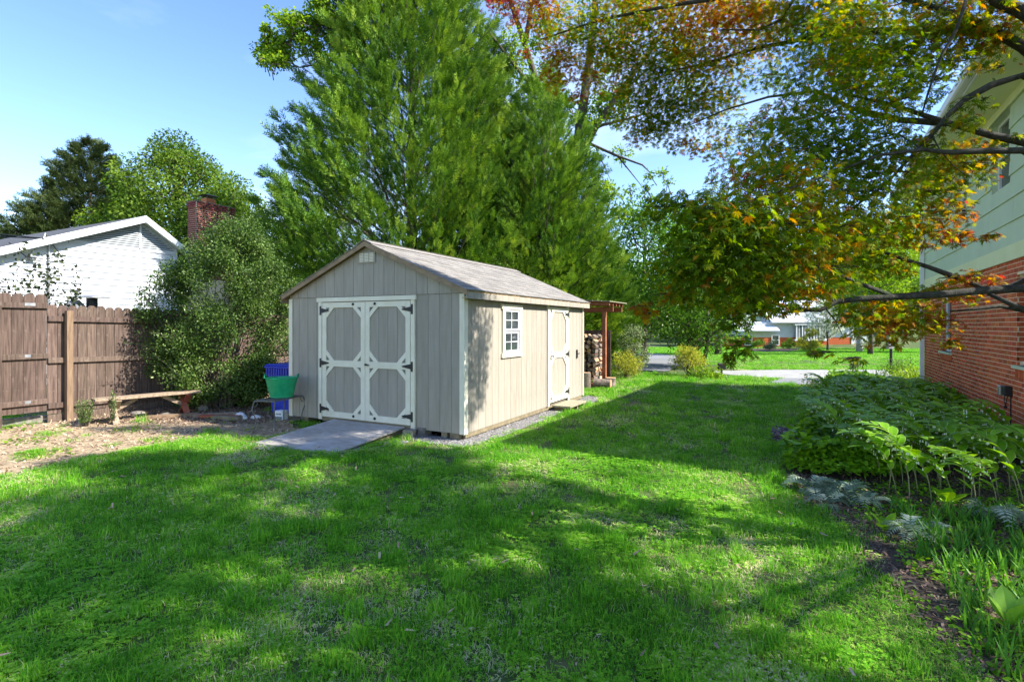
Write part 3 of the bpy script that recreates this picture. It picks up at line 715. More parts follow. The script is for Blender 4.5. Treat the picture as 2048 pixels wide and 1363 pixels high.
MB().tube([(.07, -3.5, 3.95), (.15, -3.3, 3.6), (.2, -3.7, 3.45), (.15, -4.1, 3.5), (.3, -4.5, 3.8)], .014, 5).build('service_cable', 'black', nh)
MB().tube([(.05, -4.62, 1.5), (.05, -4.62, 3.75)], .02, 5).build('thin_conduit', 'metal', nh)
MB().box(.05, .16, -4.02, -3.86, 3.42, 3.58).build('flood_light', 'metal', nh, .02)
MB().box(.0, .12, -3.7, -3.38, 1.25, 2.05).build('electric_meter', 'metal', nh, .02)
# plumbing vent on the roof
rv = MB().tube([(-1.2, -5.9, 3.0), (-1.2, -5.9, 4.05)], .12, 10).box(-1.40, -1.0, -6.1, -5.7, 4.05, 4.16).build('roof_vent', 'stone', nh)
# chimney : bricks as pieces, sitting beyond the far eave
CH = MB(); cn = NO + Matrix.Rotation(SHED_A, 3, 'Z') @ Vector((0.0, .72, 0))
ch = thing('chimney', None, None); ch.parent = nh; ch.location = (0.02, .68, 0)
cw, cd_, ct = 1.44, .53, 5.98
CH.box(-cd_+.006, -.006, .006, cw-.008, 0, ct-.02).build('chimney_core', 'mortar', ch)
cbm = {}
def cbrick(sx, sy):
    k = (round(sx, 3), round(sy, 3))
    if k not in cbm: cbm[k] = MB().box(-sx/2, sx/2, -sy/2, sy/2, -.0295, .0295).mesh('brick', 'brickdark')
    return cbm[k]
r_ = 0; z = ct-.034; count = 0; low = MB()
while z > 3.3:
    pr = .028 if r_ < 3 else 0.0
    n = 7 if r_ % 2 == 0 else 8; 
    y = 0 if r_ % 2 == 0 else -.103
    while y < cw-.02:
        a, b = max(0, y)+.005, min(cw, y+.206)-.005
        if b-a > .03: link('brick', cbrick(.05, b-a), ch, loc=(-.0235+pr, (a+b)/2, z)); count += 1
        y += .206
    x = -cd_ + (0 if r_ % 2 else -.1)
    while x < -.05:
        a, b = max(-cd_, x)+.005, min(-.055, x+.206)-.005
        if b-a > .03 and count < 296: link('brick', cbrick(b-a, .05), ch, loc=((a+b)/2, .022-pr, z)); count += 1
        x += .206
    z -= .0715; r_ += 1
MB().box(-cd_-.02, .02, -.02, cw+.02, ct-.012, ct+.02).build('chimney_cap', 'stone', ch)
MB().box(-.42, -.10, .42, .74, ct+.02, ct+.20).build('chimney_flue', 'terracotta', ch)
fc = MB()
for (a, b) in ((-.40, .45), (-.12, .45), (-.40, .71), (-.12, .71)): fc.tube([(a, b, ct+.2), (a, b, ct+.30)], .012, 5)
fc.add([(-.52, .30, ct+.30), (.0, .30, ct+.30), (.0, .86, ct+.30), (-.52, .86, ct+.30), (-.26, .58, ct+.38)], [(0, 3, 2, 1), (0, 1, 4), (1, 2, 4), (2, 3, 4), (3, 0, 4)]).build('flue_hood', 'iron', ch)

# overhead wires into the neighbour house
wa = NO + Matrix.Rotation(SHED_A, 3, 'Z') @ Vector((.4, -3.8, 4.0))
for i, (dx, dz) in enumerate(((0, 0), (0.15, -.45))):
    q = Vector((-22, 15.5+dx, 5.4+dz)); pts = [wa.lerp(q, t) + Vector((0, 0, -.5*t*(1-t))) for t in np.linspace(0, 1, 9)]
    tag(MB().tube(pts, .014, 4).build('power_cable', 'black'), ['upper overhead wire running left from the white house rake', 'lower overhead wire running left from the white house rake'][i], 'cable')

# ================================================================== FENCE
FO = Vector((-7.74, 9.38, 0)); slope = -.02
fn = thing('wooden_fence', 'brown dog-eared picket privacy fence left of the shed', 'fence', FO, SHED_A)
rf = random.Random(8)
pk_m = []
def picket(h, wv, k):
    c = .022
    P = [(-wv/2, 0), (wv/2, 0), (wv/2, h-.055), (wv/2-.012, h-.025), (wv/2-.04, h), (-wv/2+.04, h), (-wv/2+.012, h-.025), (-wv/2, h-.055)]
    return MB().prism(P, 'x', -.009, .009).mesh('picket', 'fence')
pk = [picket(1.86, .139, 0), picket(1.86, .137, 1), picket(1.86, .141, 2)]
y = -.05 - .146*5
gate_y = -.05-.146*1.5
ypos = -.27
while ypos < 5.2:
    o = link('picket', pk[rf.randrange(3)], fn, loc=(-.012+rf.uniform(-.003, .003), ypos+.07, .14+ypos*slope+rf.uniform(-.012, .012))); o.rotation_euler = (0, 0, rf.uniform(-.01, .01)); ypos += .146
for z in (1.72, 1.01, .24):
    MB().add([(.0, -.27, z), (.04, -.27, z), (.04, 5.2, z+5.2*slope), (0, 5.2, z+5.2*slope), (.0, -.27, z+.088), (.04, -.27, z+.088), (.04, 5.2, z+.088+5.2*slope), (0, 5.2, z+.088+5.2*slope)], bf).build('rail', 'fence', fn)
for y in (0.0, 2.44, 4.88): box('post', 'post', fn, .041, .131, y-.045, y+.045, -.1, 1.90+y*slope)
box('kick_board', 'fence', fn, -.012, .008, -.27, 2.4, 0, .13)
gt_ = thing('wooden_gate', 'taller brown plank gate at the left end of the fence', 'gate', FO, SHED_A)
pk2 = [picket(1.96, .150, 0), picket(1.96, .148, 1)]
for i in range(8):
    yy = -.29-.077-i*.154
    link('picket', pk2[i % 2], gt_, loc=(.02, yy, .21+rf.uniform(-.004, .004)))
for z in (1.93, 1.09, .33): box('rail', 'fence', gt_, .030, .07, -.285-.616, -.285, z, z+.088, .003); box('rail', 'fence', gt_, .030, .07, -.285-1.235, -.285-.66, z, z+.088, .003)
box('post', 'fence', gt_, .075, .165, -1.0, -.92, -.1, 2.15)
for z in (1.955, 1.11, .35): box('bracket', 'metal', gt_, .0705, .073, -.60, -.46 if z > 1.2 else -.52, z+.012, z+.06)
sl = box('stone_slab', 'stone', None, -.5, .5, -.05, .05, 0, .12, .01); sl.location = (-8.25, 8.85, .06); sl.rotation_euler = (0, 0, R(55)); tag(sl, 'pale kerb slab lying under the wooden gate', 'slab')

# ================================================================== FAR HOUSE
FHO = Vector(((1490-CX)/F*60, 60, gz(0, 60))); fh = thing('far_house', 'low brick and white house with pale roof and bow window across the lawn', 'house', FHO, 0)
ez = 2.75
box('wall', 'brick', fh, 0, 12.0, 0, 9, -.2, 1.15)
box('siding', 'vinyl', fh, .01, 11.99, .01, 8.99, 1.15, ez)
box('corner_board', 'white', fh, 11.8, 12.05, -.05, .2, -.1, ez)
MB().prism([(-.5, ez), (9.5, ez), (9.5, ez+.12), (4.5, ez+2.7), (-.5, ez+.12)], 'x', 2.8, 12.5).build('roof', 'shinglew', fh)
# lower left wing with its own roof and the upper storey behind
MB().add([(-1.5, -1.0, ez-.9), (3.4, -1.0, ez-.9), (3.4, .8, ez), (-1.5, .8, ez), (-1.5, -1.0, ez-.8), (3.4, -1.0, ez-.8), (3.4, .8, ez+.12), (-1.5, .8, ez+.12)], bf).build('porch_roof', 'shinglew', fh)
box('upper_storey', 'sage', fh, -1.5, 3.0, 2, 8, ez, ez+2.6)
MB().prism([(1.5, ez+2.6), (8.5, ez+2.6), (5, ez+4.2)], 'x', -2, 3.4).build('upper_roof', 'shinglew', fh)
for x in (-.9, .4, 1.5):
    o = box('shutter_window', 'glass', fh, x, x+.6, 1.93, 1.99, ez+.7, ez+1.9)
bw = box('bow_window', 'glass', fh, 5.55, 8.75, -.35, -.25, .98, 2.45); bl = bw.location.copy()
for k in range(6):
    o = box('mullion', 'white', bw, 5.47+k*.64, 5.60+k*.64, -.42, -.30, .95, 2.5); o.location -= bl
for k in range(5):
    o = box('curtain', 'curtain', bw, 5.75+k*.64, 5.95+k*.64, -.37, -.355, 1.0, 2.4); o.location -= bl
for (a, b) in ((.78, .95), (2.5, 2.62)):
    o = box('window_frame', 'white', bw, 5.3, 8.97, -.48, 0, a, b); o.location -= bl
for x in (.0, 3.0):
    f_ = box('window', 'glass', fh, x, x+.7, -.06, -.01, .35, 1.35); fl = f_.location.copy()
    for (a, b, c, d) in ((x-.08, x, .3, 1.4), (x+.7, x+.78, .3, 1.4), (x, x+.7, 1.35, 1.42), (x, x+.7, .27, .35), (x, x+.7, .82, .88)):
        o = box('window_frame', 'white', f_, a, b, -.09, -.011, c, d); o.location -= fl
wf = MB()
for k in range(9): wf.box(12.4+k*.22, 12.5+k*.22, .5, .55, -.1, 1.25)
wf.box(12.3, 14.3, .56, .6, 1.0, 1.1).box(12.3, 14.3, .56, .6, .1, .2)
o = wf.build('white_gate', 'white'); o.location = FHO; tag(o, 'small white slatted gate at the right end of the far house', 'gate')

# ================================================================== LEAN-TO AND FIREWOOD
LT = Vector((1.25, 14.6, 0)); lt_ = thing('firewood_shelter', 'open red-brown timber lean-to standing behind the shed', 'shelter', LT, SHED_A)
for (x, y) in ((1.05, .75), (-1.0, 1.55), (-.2, 1.55)): box('post', 'pergola', lt_, x-.05, x+.05, y-.05, y+.05, 0, 2.02)
for y in (.75, 1.6): box('beam', 'pergola', lt_, -1.1, 1.3, y-.02, y+.02, 2.021, 2.15)
for i in range(5):
    yy = .35+i*.31
    MB().add([(-1.2, yy, 2.30), (1.32, yy, 2.168), (1.32, yy+.04, 2.168), (-1.2, yy+.04, 2.30), (-1.2, yy, 2.40), (1.32, yy, 2.268), (1.32, yy+.04, 2.268), (-1.2, yy+.04, 2.40)], bf).build('rafter', 'pergola', lt_)
for i in range(11):
    x0 = -1.25+i*.240; zz = lambda x: 2.402-.0523*(x+1.2)
    MB().add([(x0, .2, zz(x0)), (x0+.225, .2, zz(x0+.225)), (x0+.225, 1.85, zz(x0+.225)), (x0, 1.85, zz(x0)), (x0, .2, zz(x0)+.02), (x0+.225, .2, zz(x0+.225)+.02), (x0+.225, 1.85, zz(x0+.225)+.02), (x0, 1.85, zz(x0)+.02)], bf).build('roof_board', 'deck', lt_)
box('back_panel', 'fence', lt_, -1.0, .95, 1.66, 1.68, 0.1, 1.5)
rw = random.Random(12)
log_me = []
for k in range(6):
    b = MB(); n = rw.choice([3, 4, 5]); L_ = .42; a0 = rw.uniform(0, 6)
    P = [(math.cos(a0+2*math.pi*i/n)*rw.uniform(.055, .085), math.sin(a0+2*math.pi*i/n)*rw.uniform(.045, .075)) for i in range(n)]
    b.prism(P, 'y', -L_/2, L_/2); me = b.mesh('split_log', 'logend' if k % 2 else 'logbark'); me.materials.append(M['logbark'] if k % 2 else M['logend'])
    for p in me.polygons:
        if len(p.vertices) == 4 and rw.random() < .4: p.material_index = 1
    log_me.append(me)
row = 0; z = .2
while z < 1.42:
    for rk in range(2):
        x = .92 - rk*.0
        for c in range(12):
            xx = .86-c*.142+rw.uniform(-.015, .015)
            if c > 7 and rk: continue
            yy = .62+rk*.46+rw.uniform(-.05, .05) + (.0)
            o = link('split_log', rw.choice(log_me), None); P = LT + Matrix.Rotation(SHED_A, 3, 'Z') @ Vector((xx, yy, z+rw.uniform(-.012, .012)))
            o.location = P; o.rotation_euler = (rw.uniform(-.05, .05), rw.uniform(0, 6.28), SHED_A+rw.uniform(-.08, .08)); o['_log'] = (row, c, rk)
    z += .125; row += 1
LOGS = [o for o in C.objects if '_log' in o.keys()]
nrow = row
for o in LOGS:
    r0, c0, k0 = o['_log']; del o['_log']
    tag(o, 'split firewood log in the neat stack under the red-brown lean-to', 'log', 'stacked firewood logs under the lean-to')
tm = box('timber', 'pergola', None, -.9, .9, -.05, .05, 0, .10); P = LT + Matrix.Rotation(SHED_A, 3, 'Z') @ Vector((.4, .28, .05)); tm.location = P; tm.rotation_euler = (0, 0, SHED_A); tag(tm, 'red-brown timber lying on the ground along the firewood stack', 'timber')
def log_lying(name, label, x, y, r, L_, a, seed, upright=False):
    r0 = random.Random(seed); b = MB(); k = 14
    prof = [(r*(1+r0.uniform(-.05, .05)), L_*i/4) for i in range(5)]
    b.lathe([(0.001, 0)]+prof+[(0.001, L_)], k, 1, .92); o = b.build(name, 'logbark', None)
    me = o.data; me.materials.append(M['logend'])
    for p in me.polygons:
        if abs(p.normal.z) > .9: p.material_index = 1
    if upright: o.location = (x, y, 0)
    else: o.location = (x, y, r*.85); o.rotation_euler = (R(90), 0, a)
    return tag(o, label, 'log')
log_lying('log', 'dark fat log lying on the grass nearest the firewood stack', 2.15, 14.2, .14, .45, R(70), 1)
log_lying('log', 'short upright log round beside the lean-to post', 2.62, 14.35, .14, .26, 0, 2, True)
log_lying('log', 'pale upright log round beside the back corner of the shed', 1.92, 14.05, .13, .42, 0, 3, True)
# ================================================================== SMALL OBJECTS NEAR THE SHED
# low iron table
tb = thing('side_table', 'low wrought iron side table with bowed legs holding the green tub', 'table', (-3.70, 8.42, 0), 0)
ea = Vector((.16, .68, 0)).normalized(); eb_ = Vector((-.973, .229, 0)).normalized(); LA, LB = .72, .36; ZTt = .46
m = MB()
c4 = [Vector((0, 0, ZTt)), ea*LA+Vector((0, 0, ZTt)), ea*LA+eb_*LB+Vector((0, 0, ZTt)), eb_*LB+Vector((0, 0, ZTt))]
for i in range(4): m.bar(c4[i], c4[(i+1) % 4], .016, .016)
m.build('table_frame', 'iron', tb)
m = MB()
for k in range(1, 18): p = ea*LA*k/18+Vector((0, 0, ZTt)); m.bar(p, p+eb_*LB, .012, .004)
for k in range(1, 8): p = eb_*LB*k/8+Vector((0, 0, ZTt+.004)); m.bar(p, p+ea*LA, .01, .004)
m.build('mesh_top', 'iron', tb)
cen = (c4[0]+c4[2])/2
for c in c4:
    out_ = (c-cen); out_.z = 0; out_.normalize()
    pts = []
    for t in np.linspace(0, 1, 10):
        bow = .035*math.sin(t*math.pi*2.0)+.02*t
        p = c+out_*(bow)*1.0; p.z = ZTt*(1-t); pts.append(p)
    MB().tube(pts, .0085, 6).build('leg', 'iron', tb, smooth=True)
    MB().tube([c+Vector((0, 0, -.005)), c-out_*.05+Vector((0, 0, -.03)), c-out_*.02+Vector((0, 0, -.09)), c+out_*.01+Vector((0, 0, -.10))], .006, 5).build('bracket', 'iron', tb)
# tub
tcn = Vector((-3.70, 8.42, 0))+ea*.40+eb_*.17
tub = thing('tub', 'bright green flexible rubber tub sitting on the low iron table', 'tub', (tcn.x, tcn.y, ZTt+.012), R(10))
prof = [(.001, 0), (.155, 0), (.17, .012)]
for i in range(22):
    t = i/21; prof.append((.17+.065*t+(.0018 if i % 2 else 0), .012+.30*t))
prof += [(.243, .315), (.243, .327), (.232, .327), (.226, .31), (.165, .02), (.001, .015)]
MB().lathe(prof, 40, 1.05, .95, cap=(False, False)).build('tub_body', 'green', tub, smooth=True)
for s_ in (-1, 1):
    pts = [Vector((s_*(.245+.012*math.sin(t*math.pi)), (t-.5)*.18, .322+.055*math.sin(t*math.pi))) for t in np.linspace(0, 1, 9)]
    MB().tube(pts, .011, 7).build('handle', 'green', tub, smooth=True)
# blue wheeled bin behind
bn = thing('blue_bin', 'tall bright blue plastic bin between the bush and the shed', 'bin', (-4.20, 10.15, 0), R(-20))
m = MB(); a0, a1, z1 = .20, .28, .86
m.add([(-a0, -a0, .02), (a0, -a0, .02), (a0, a0, .02), (-a0, a0, .02), (-a1, -a1, z1), (a1, -a1, z1), (a1, a1, z1), (-a1, a1, z1)], bf).build('bin_body', 'blue', bn, .012)
m = MB(); m.box(-.30, .30, -.30, .30, .861, .895); m.build('bin_rim', 'blue', bn, .008)
m = MB(); m.box(-.29, .29, -.29, .29, .896, .93); m.build('lid', 'blue', bn, .015)
m = MB()
for k in range(9): m.box(-.24+k*.056, -.215+k*.056, -.305, -.29, .70, .86)
m.build('rib', 'blue', bn)
for s_ in (-1, 1): o = MB().lathe([(0, -.02), (.09, -.02), (.09, .02), (0, .02)], 14).build('wheel', 'black', bn, loc=(s_*.2, .23, .09)); o.rotation_euler = (0, R(90), 0)
pb = thing('paint_bucket', 'small white printed tub on the grass below the blue bin', 'bucket', (-4.02, 9.42, 0), R(-20))
MB().box(-.085, .085, -.07, .07, 0, .17).build('bucket_body', 'white', pb, .01); MB().box(-.075, .075, -.0725, -.0705, .02, .07).build('label_band', 'asphalt', pb)
for k in range(4): MB().box(-.05+k*.03, -.036+k*.03, -.0735, -.0706, .10, .125).build('printed_mark', 'black', pb)

# bench: plank seat on crossed legs
bp0 = Vector((-6.80, 9.0, 0)); bp1 = Vector((-5.93, 10.02, 0)); bd = bp1-bp0; bl_ = bd.length
bench = thing('garden_bench', 'weathered plank bench with crossed legs standing along the fence', 'bench', bp0, math.atan2(bd.y, bd.x))
for i, (y0, y1) in enumerate(((-.15, -.005), (.0, .15))): box('seat_plank', 'bench', bench, -.15, bl_+.1, y0, y1, .40, .44, .003)
for x, mt in ((.12, 'bench'), (bl_-.15, 'redwood')):
    MB().bar((x, -.24, 0), (x, .14, .39), .04, .09, up=(1, 0, 0)).build('leg', mt, bench)
    MB().bar((x+.045, .24, 0), (x+.045, -.14, .39), .04, .09, up=(1, 0, 0)).build('leg', mt, bench)
    MB().bar((x, 0, .2), (x+(.35 if x < 1 else -.35), 0, .39), .04, .06).build('brace', 'bench', bench)
# bricks / boards / stones along the planting edge
def stone(name, label, x, y, sx, sy, sz, seed, mat='stone', rz=0.0, group=None):
    r0 = np.random.default_rng(seed); bm = bmesh.new(); bmesh.ops.create_icosphere(bm, subdivisions=2, radius=1)
    for v in bm.verts:
        n_ = .12*math.sin(v.co.x*3+seed)+.10*math.cos(v.co.y*4+seed*2)+.06*r0.normal(); v.co *= 1+n_*.6
        v.co.x *= sx; v.co.y *= sy; v.co.z *= sz
    me = bpy.data.meshes.new(name); bm.to_mesh(me); bm.free(); me.polygons.foreach_set('use_smooth', [True]*len(me.polygons)); me.materials.append(M[mat])
    return tag(link(name, me, None, (x, y, sz*.55), (0, 0, rz)), label, 'stone', group)
M['palestone'] = pmat('pale river stone', (0.45, 0.43, 0.41), (0.66, 0.64, 0.62), 12, 0.8, 0.3, 30)
stone('stone', 'largest grey-white river stone left of the table legs', -4.83, 9.60, .10, .08, .07, 1, 'palestone')
stone('stone', 'round white river stone in front of the larger grey one', -4.68, 9.42, .065, .06, .05, 2, 'palestone')
stone('stone', 'flat white river stone nearest the table leg', -4.50, 9.50, .09, .07, .05, 3, 'palestone')
stone('stone', 'flat brown field stone behind the bench left leg', -6.9, 9.95, .14, .09, .05, 5)
stone('stone', 'long grey field stone under the middle of the bench', -6.30, 9.85, .15, .07, .04, 6)
stone('stone', 'pointed dark field stone between bench and bush', -5.95, 10.4, .11, .09, .08, 7)
stone('stone', 'small tan stone at the foot of the fence post', -7.35, 9.25, .12, .08, .05, 8)
for i, (x, y, l, a, lb, mt) in enumerate(((-5.35, 9.75, .7, 20, 'grey weathered board end lying beside the bush stems', 'bench'), (-5.15, 9.52, .75, -8, 'orange-brown timber lying in front of the bush', 'redwood'), (-4.95, 9.38, .55, -14, 'dark timber offcut lying next to the river stones', 'skid'), (-6.0, 9.55, .8, 25, 'thin board half buried under the bench', 'post'))):
    o = box('timber', mt, None, -l/2, l/2, -.06, .06, -.03, .03, .004); o.location = (x, y, .035+.004*i); o.rotation_euler = (0, 0, R(a)); tag(o, lb, 'timber')
for i, (sx_, sy_, l, a, lb) in enumerate(((-7.95, 9.02, 1.5, 62, 'long flat edging board on the dirt near the gate'), (-6.9, 9.55, 1.1, 50, 'short flat edging board under the bench'))):
    o = box('edging_board', 'bench', None, -l/2, l/2, -.05, .05, 0, .04, .003); o.location = (sx_+.35, sy_-.05, 0.0); o.rotation_euler = (0, 0, R(a)); tag(o, lb, 'board')

# patio heater behind the fence, rain cover beside it
P = px(184, 600, 12.6); ph_ = thing('patio_heater', 'patio heater with a wide silver hood rising above the fence', 'heater', (P.x, P.y, 0))
MB().lathe([(0.0, 2.36), (.10, 2.35), (.33, 2.31), (.36, 2.29), (.33, 2.295), (0.0, 2.30)], 28, cap=(False, False)).build('hood', 'metal', ph_, smooth=True)
MB().lathe([(.11, 2.04), (.11, 2.28), (0, 2.29)], 18, cap=(True, False)).build('burner', 'black', ph_)
MB().tube([(0, 0, 0), (0, 0, 2.05)], .035, 8).build('pole', 'iron', ph_); MB().lathe([(0, 0), (.24, 0), (.22, .7), (.05, .75), (0, .75)], 16).build('base', 'iron', ph_)
P = px(150, 612, 12.4); cv = MB().lathe([(.42, 0), (.40, 1.6), (.30, 2.0), (.10, 2.22), (0, 2.24)], 16, 1, .7, cap=(True, False)).build('covered_grill', 'asphalt', None, smooth=True); cv.location = (P.x, P.y, 0); tag(cv, 'grey rounded cover peeking over the fence beside the patio heater', 'grill cover')

# landscape light by the driveway, lamp post by the corner
G_ = gp(1443, 752); pl = thing('path_light', 'small black box light on a short stake at the driveway edge', 'light', G_)
MB().box(-.13, .13, -.07, .07, .22, .42).build('light_head', 'black', pl, .02); MB().tube([(0, 0, 0), (0, 0, .22)], .035, 6).build('stake', 'black', pl)
LPp = px(1782, 720, 18.2); lp_ = thing('lamp_post', 'black garden lamp post with a white lantern right of the driveway', 'lamp post', (LPp.x, LPp.y, 0))
MB().tube([(0, 0, 0), (0, 0, .86)], .045, 10).build('post', 'black', lp_)
MB().lathe([(.05, .86), (.09, .90), (.12, 1.06), (.0, 1.07)], 6, cap=(True, False)).build('lantern', 'white', lp_); MB().lathe([(.14, 1.065), (.05, 1.14), (.0, 1.18)], 6, cap=(True, False)).build('lantern_cap', 'metal', lp_)

# ================================================================== FOLIAGE MATERIALS
M['cypress'] = leafmat('cypress foliage', [(0, (.020, .060, .008)), (.3, (.055, .130, .014)), (.65, (.130, .235, .024)), (1, (.29, .40, .05))], .20, patch=(.55, .16))
M['darkcon'] = leafmat('dark conifer foliage', [(0, (.022, .038, .012)), (.5, (.05, .075, .022)), (1, (.10, .13, .035))], .15, patch=(.4, .15))
M['spring'] = leafmat('spring leaves', [(0, (.06, .13, .010)), (.5, (.15, .26, .020)), (1, (.29, .40, .045))], .42, patch=(.3, .15))
M['oakl'] = leafmat('light oak leaves', [(0, (.06, .115, .010)), (.5, (.15, .22, .022)), (1, (.30, .36, .045))], .42, patch=(.4, .15))
M['oakd'] = leafmat('mid oak leaves', [(0, (.03, .075, .008)), (.5, (.085, .155, .018)), (1, (.20, .28, .035))], .38, patch=(.5, .25))
M['midtree'] = leafmat('mid green leaves', [(0, (.028, .085, .010)), (.5, (.075, .175, .018)), (1, (.17, .29, .035))], .38, patch=(.5, .2))
M['bush'] = leafmat('privet leaves', [(0, (.020, .050, .008)), (.45, (.058, .112, .016)), (.8, (.14, .22, .04)), (1, (.32, .38, .15))], .25, rough=.5, spec=.25, patch=(.9, .15))
M['yellow'] = leafmat('yellow green leaves', [(0, (.12, .17, .02)), (.5, (.27, .30, .035)), (1, (.45, .42, .06))], .4)
M['greyleaf'] = leafmat('grey green leaves', [(0, (.06, .10, .04)), (.6, (.14, .19, .07)), (1, (.33, .36, .2))], .35)
M['white_bloom'] = leafmat('white blossom', [(0, (.35, .38, .25)), (1, (.8, .8, .75))], .3)
M['vine'] = leafmat('dark vine leaves', [(0, (.015, .022, .010)), (.7, (.04, .055, .02)), (1, (.09, .10, .04))], .2)
M['maple'] = leafmat('japanese maple leaves', [(0, (.04, .085, .005)), (.38, (.10, .175, .008)), (.52, (.22, .25, .012)), (.64, (.31, .21, .012)), (.76, (.30, .12, .016)), (.9, (.22, .055, .018)), (1, (.26, .025, .03))], .55, patch=(.85, .20))
M['seal'] = leafmat('solomon seal leaf', [(0, (.085, .22, .008)), (.5, (.16, .34, .014)), (1, (.26, .46, .03))], .35, rough=.45)
M['sealedge'] = pmat('leaf margin cream', (.26, .40, .07), (.36, .50, .13), 5, .5, translucent=.3)
M['stem'] = pmat('green stem', (.10, .17, .04), (.17, .25, .07), 5, .6)
M['sealstem'] = pmat('purple green stem', (.14, .16, .06), (.24, .22, .11), 5, .6)
M['bell'] = pmat('white bell flower', (.68, .72, .58), (.8, .82, .7), 5, .5, translucent=.2)
M['fern'] = leafmat('painted fern frond', [(0, (.10, .155, .085)), (.5, (.22, .29, .19)), (1, (.38, .44, .33))], .2, rough=.6)
M['ground_leaf'] = leafmat('ground cover leaf', [(0, (.045, .14, .006)), (.5, (.11, .26, .012)), (1, (.22, .40, .025))], .3, rough=.45)
M['lilyleaf'] = leafmat('strap leaf', [(0, (.04, .14, .018)), (.5, (.075, .22, .025)), (1, (.14, .31, .04))], .35, rough=.45)
M['iris'] = leafmat('iris leaf', [(0, (.10, .22, .04)), (.6, (.26, .42, .10)), (1, (.5, .6, .25))], .35)
M['hosta'] = leafmat('hosta leaf', [(0, (.14, .32, .03)), (1, (.26, .45, .06))], .35, rough=.4)
M['bluebell'] = pmat('bluebell flower', (.07, .07, .42), (.12, .12, .6), 5, .6)
M['purple'] = leafmat('purple ground cover', [(0, (.09, .07, .08)), (.6, (.2, .15, .19)), (1, (.34, .30, .33))], .2)

# ================================================================== TREE BUILDERS
def curve_pts(a, b, sag, n=6, jitter=0.0, r=random):
    a = Vector(a); b = Vector(b); o = []
    for i in range(n+1):
        t = i/n; p = a.lerp(b, t); p.z += sag*4*t*(1-t)*.5
        if 0 < i < n: p += Vector((r.uniform(-1, 1), r.uniform(-1, 1), r.uniform(-1, 1)))*jitter
        o.append(p)
    return o
def clump_leaves(centres, radii, per, size, r, droop=.2, flat=1.0, template=LEAF_T, shell=.35):
    P = []; 
    for c, rad, n in zip(centres, radii, per):
        d = rand_dirs(n, r); q = (r.random(n)**shell)[:, None]; off = d*q*rad; off[:, 2] *= flat
        P.append(np.asarray(c)[None, :]+off)
    P = np.concatenate(P); n = len(P)
    cc = np.concatenate([np.repeat(np.asarray(c)[None, :], k, 0) for c, k in zip(centres, per)])
    outw = unit(P-cc+r.normal(size=(n, 3))*.15)
    fwd = unit(outw*.8+r.normal(size=(n, 3))*.9+np.array([0, 0, -droop]))
    x, y, z = frames(fwd, unit(r.normal(size=(n, 3))*.75+np.array([0, 0, 1.0])))
    return P, x, y, z, size*(.6+.8*r.random(n))
def deciduous(name, label, loc, h, rad, trunk_h, n_cl, n_leaf, size, leaf, bark='bark', seed=1, tr=.16, top=.5, flat=.8, lean=(0, 0), clr=None, cat='tree', group=None, stems=1, bottom=.25):
    r = np.random.default_rng(seed); rr_ = random.Random(seed)
    t = thing(name, label, cat, loc, 0, group)
    ctrs = []; zc = trunk_h+(h-trunk_h)*.5; hz = (h-trunk_h)*.5
    g_ = math.pi*(3-math.sqrt(5))
    for i in range(n_cl):
        u = 1-2*(i+.5)/n_cl; a = i*g_+seed; rx = math.sqrt(1-u*u); q = .55+.4*r.random()
        rr2 = rad*(1 if u < .2 else 1-.25*u)
        c = np.array([math.cos(a)*rx*rr2*q+lean[0]*(u+1)/2, math.sin(a)*rx*rr2*q+lean[1]*(u+1)/2, zc+u*hz*(.80+.15*r.random())])
        ctrs.append(c)
    cr = (clr or rad*.34); rads = cr*(.7+.7*r.random(n_cl)); per = (n_leaf*rads**2/np.sum(rads**2)).astype(int)+1
    P, x, y, z, s = clump_leaves(ctrs, rads, per, size, r, flat=flat)
    tint = np.clip(r.normal(.5, .22, len(P)), 0, 1)
    me = scatter_mesh('crown', *LEAF_T, P, x, y, z, s, tint, leaf); o = link('crown', me, t); tag(o, kind='stuff')
    m = MB()
    for sidx in range(stems):
        a = sidx*2.4+seed; sp = 0 if stems == 1 else .35*rad
        tp = Vector((math.cos(a)*sp+lean[0]*.6, math.sin(a)*sp+lean[1]*.6, trunk_h+(h-trunk_h)*.72)); bs = Vector((math.cos(a)*.12*(stems > 1), math.sin(a)*.12*(stems > 1), -.1))
        pts = [bs.lerp(tp, q) + Vector((rr_.uniform(-1, 1), rr_.uniform(-1, 1), 0))*.05*rad*(0 < q < 1) for q in np.linspace(0, 1, 7)]
        m.tube(pts, [tr*(1-.85*q)*(1.25 if q == 0 else 1) for q in np.linspace(0, 1, 7)], 8)
    m.build('trunk', bark, t, smooth=True)
    m = MB()
    for i, c in enumerate(ctrs):
        z0 = min(max(trunk_h*.8, c[2]-rad*.55), trunk_h+(h-trunk_h)*.6); f = z0/(trunk_h+(h-trunk_h)*.72)
        st = Vector((lean[0]*.6*f, lean[1]*.6*f, z0)); e_ = Vector(c)
        pts = curve_pts(st, e_, -.1*rad, 5, .05*rad, rr_); r0 = tr*.38
        m.tube(pts, [r0*(1-.85*q) for q in np.linspace(0, 1, 6)], 5)
        for k in range(3):
            d = Vector(r.normal(size=3)).normalized()*rads[i]*.9; m.tube([pts[-2], e_+d*.5, e_+d], [r0*.3, r0*.2, .006], 4)
    m.build('branches', bark, t, smooth=True)
    return t

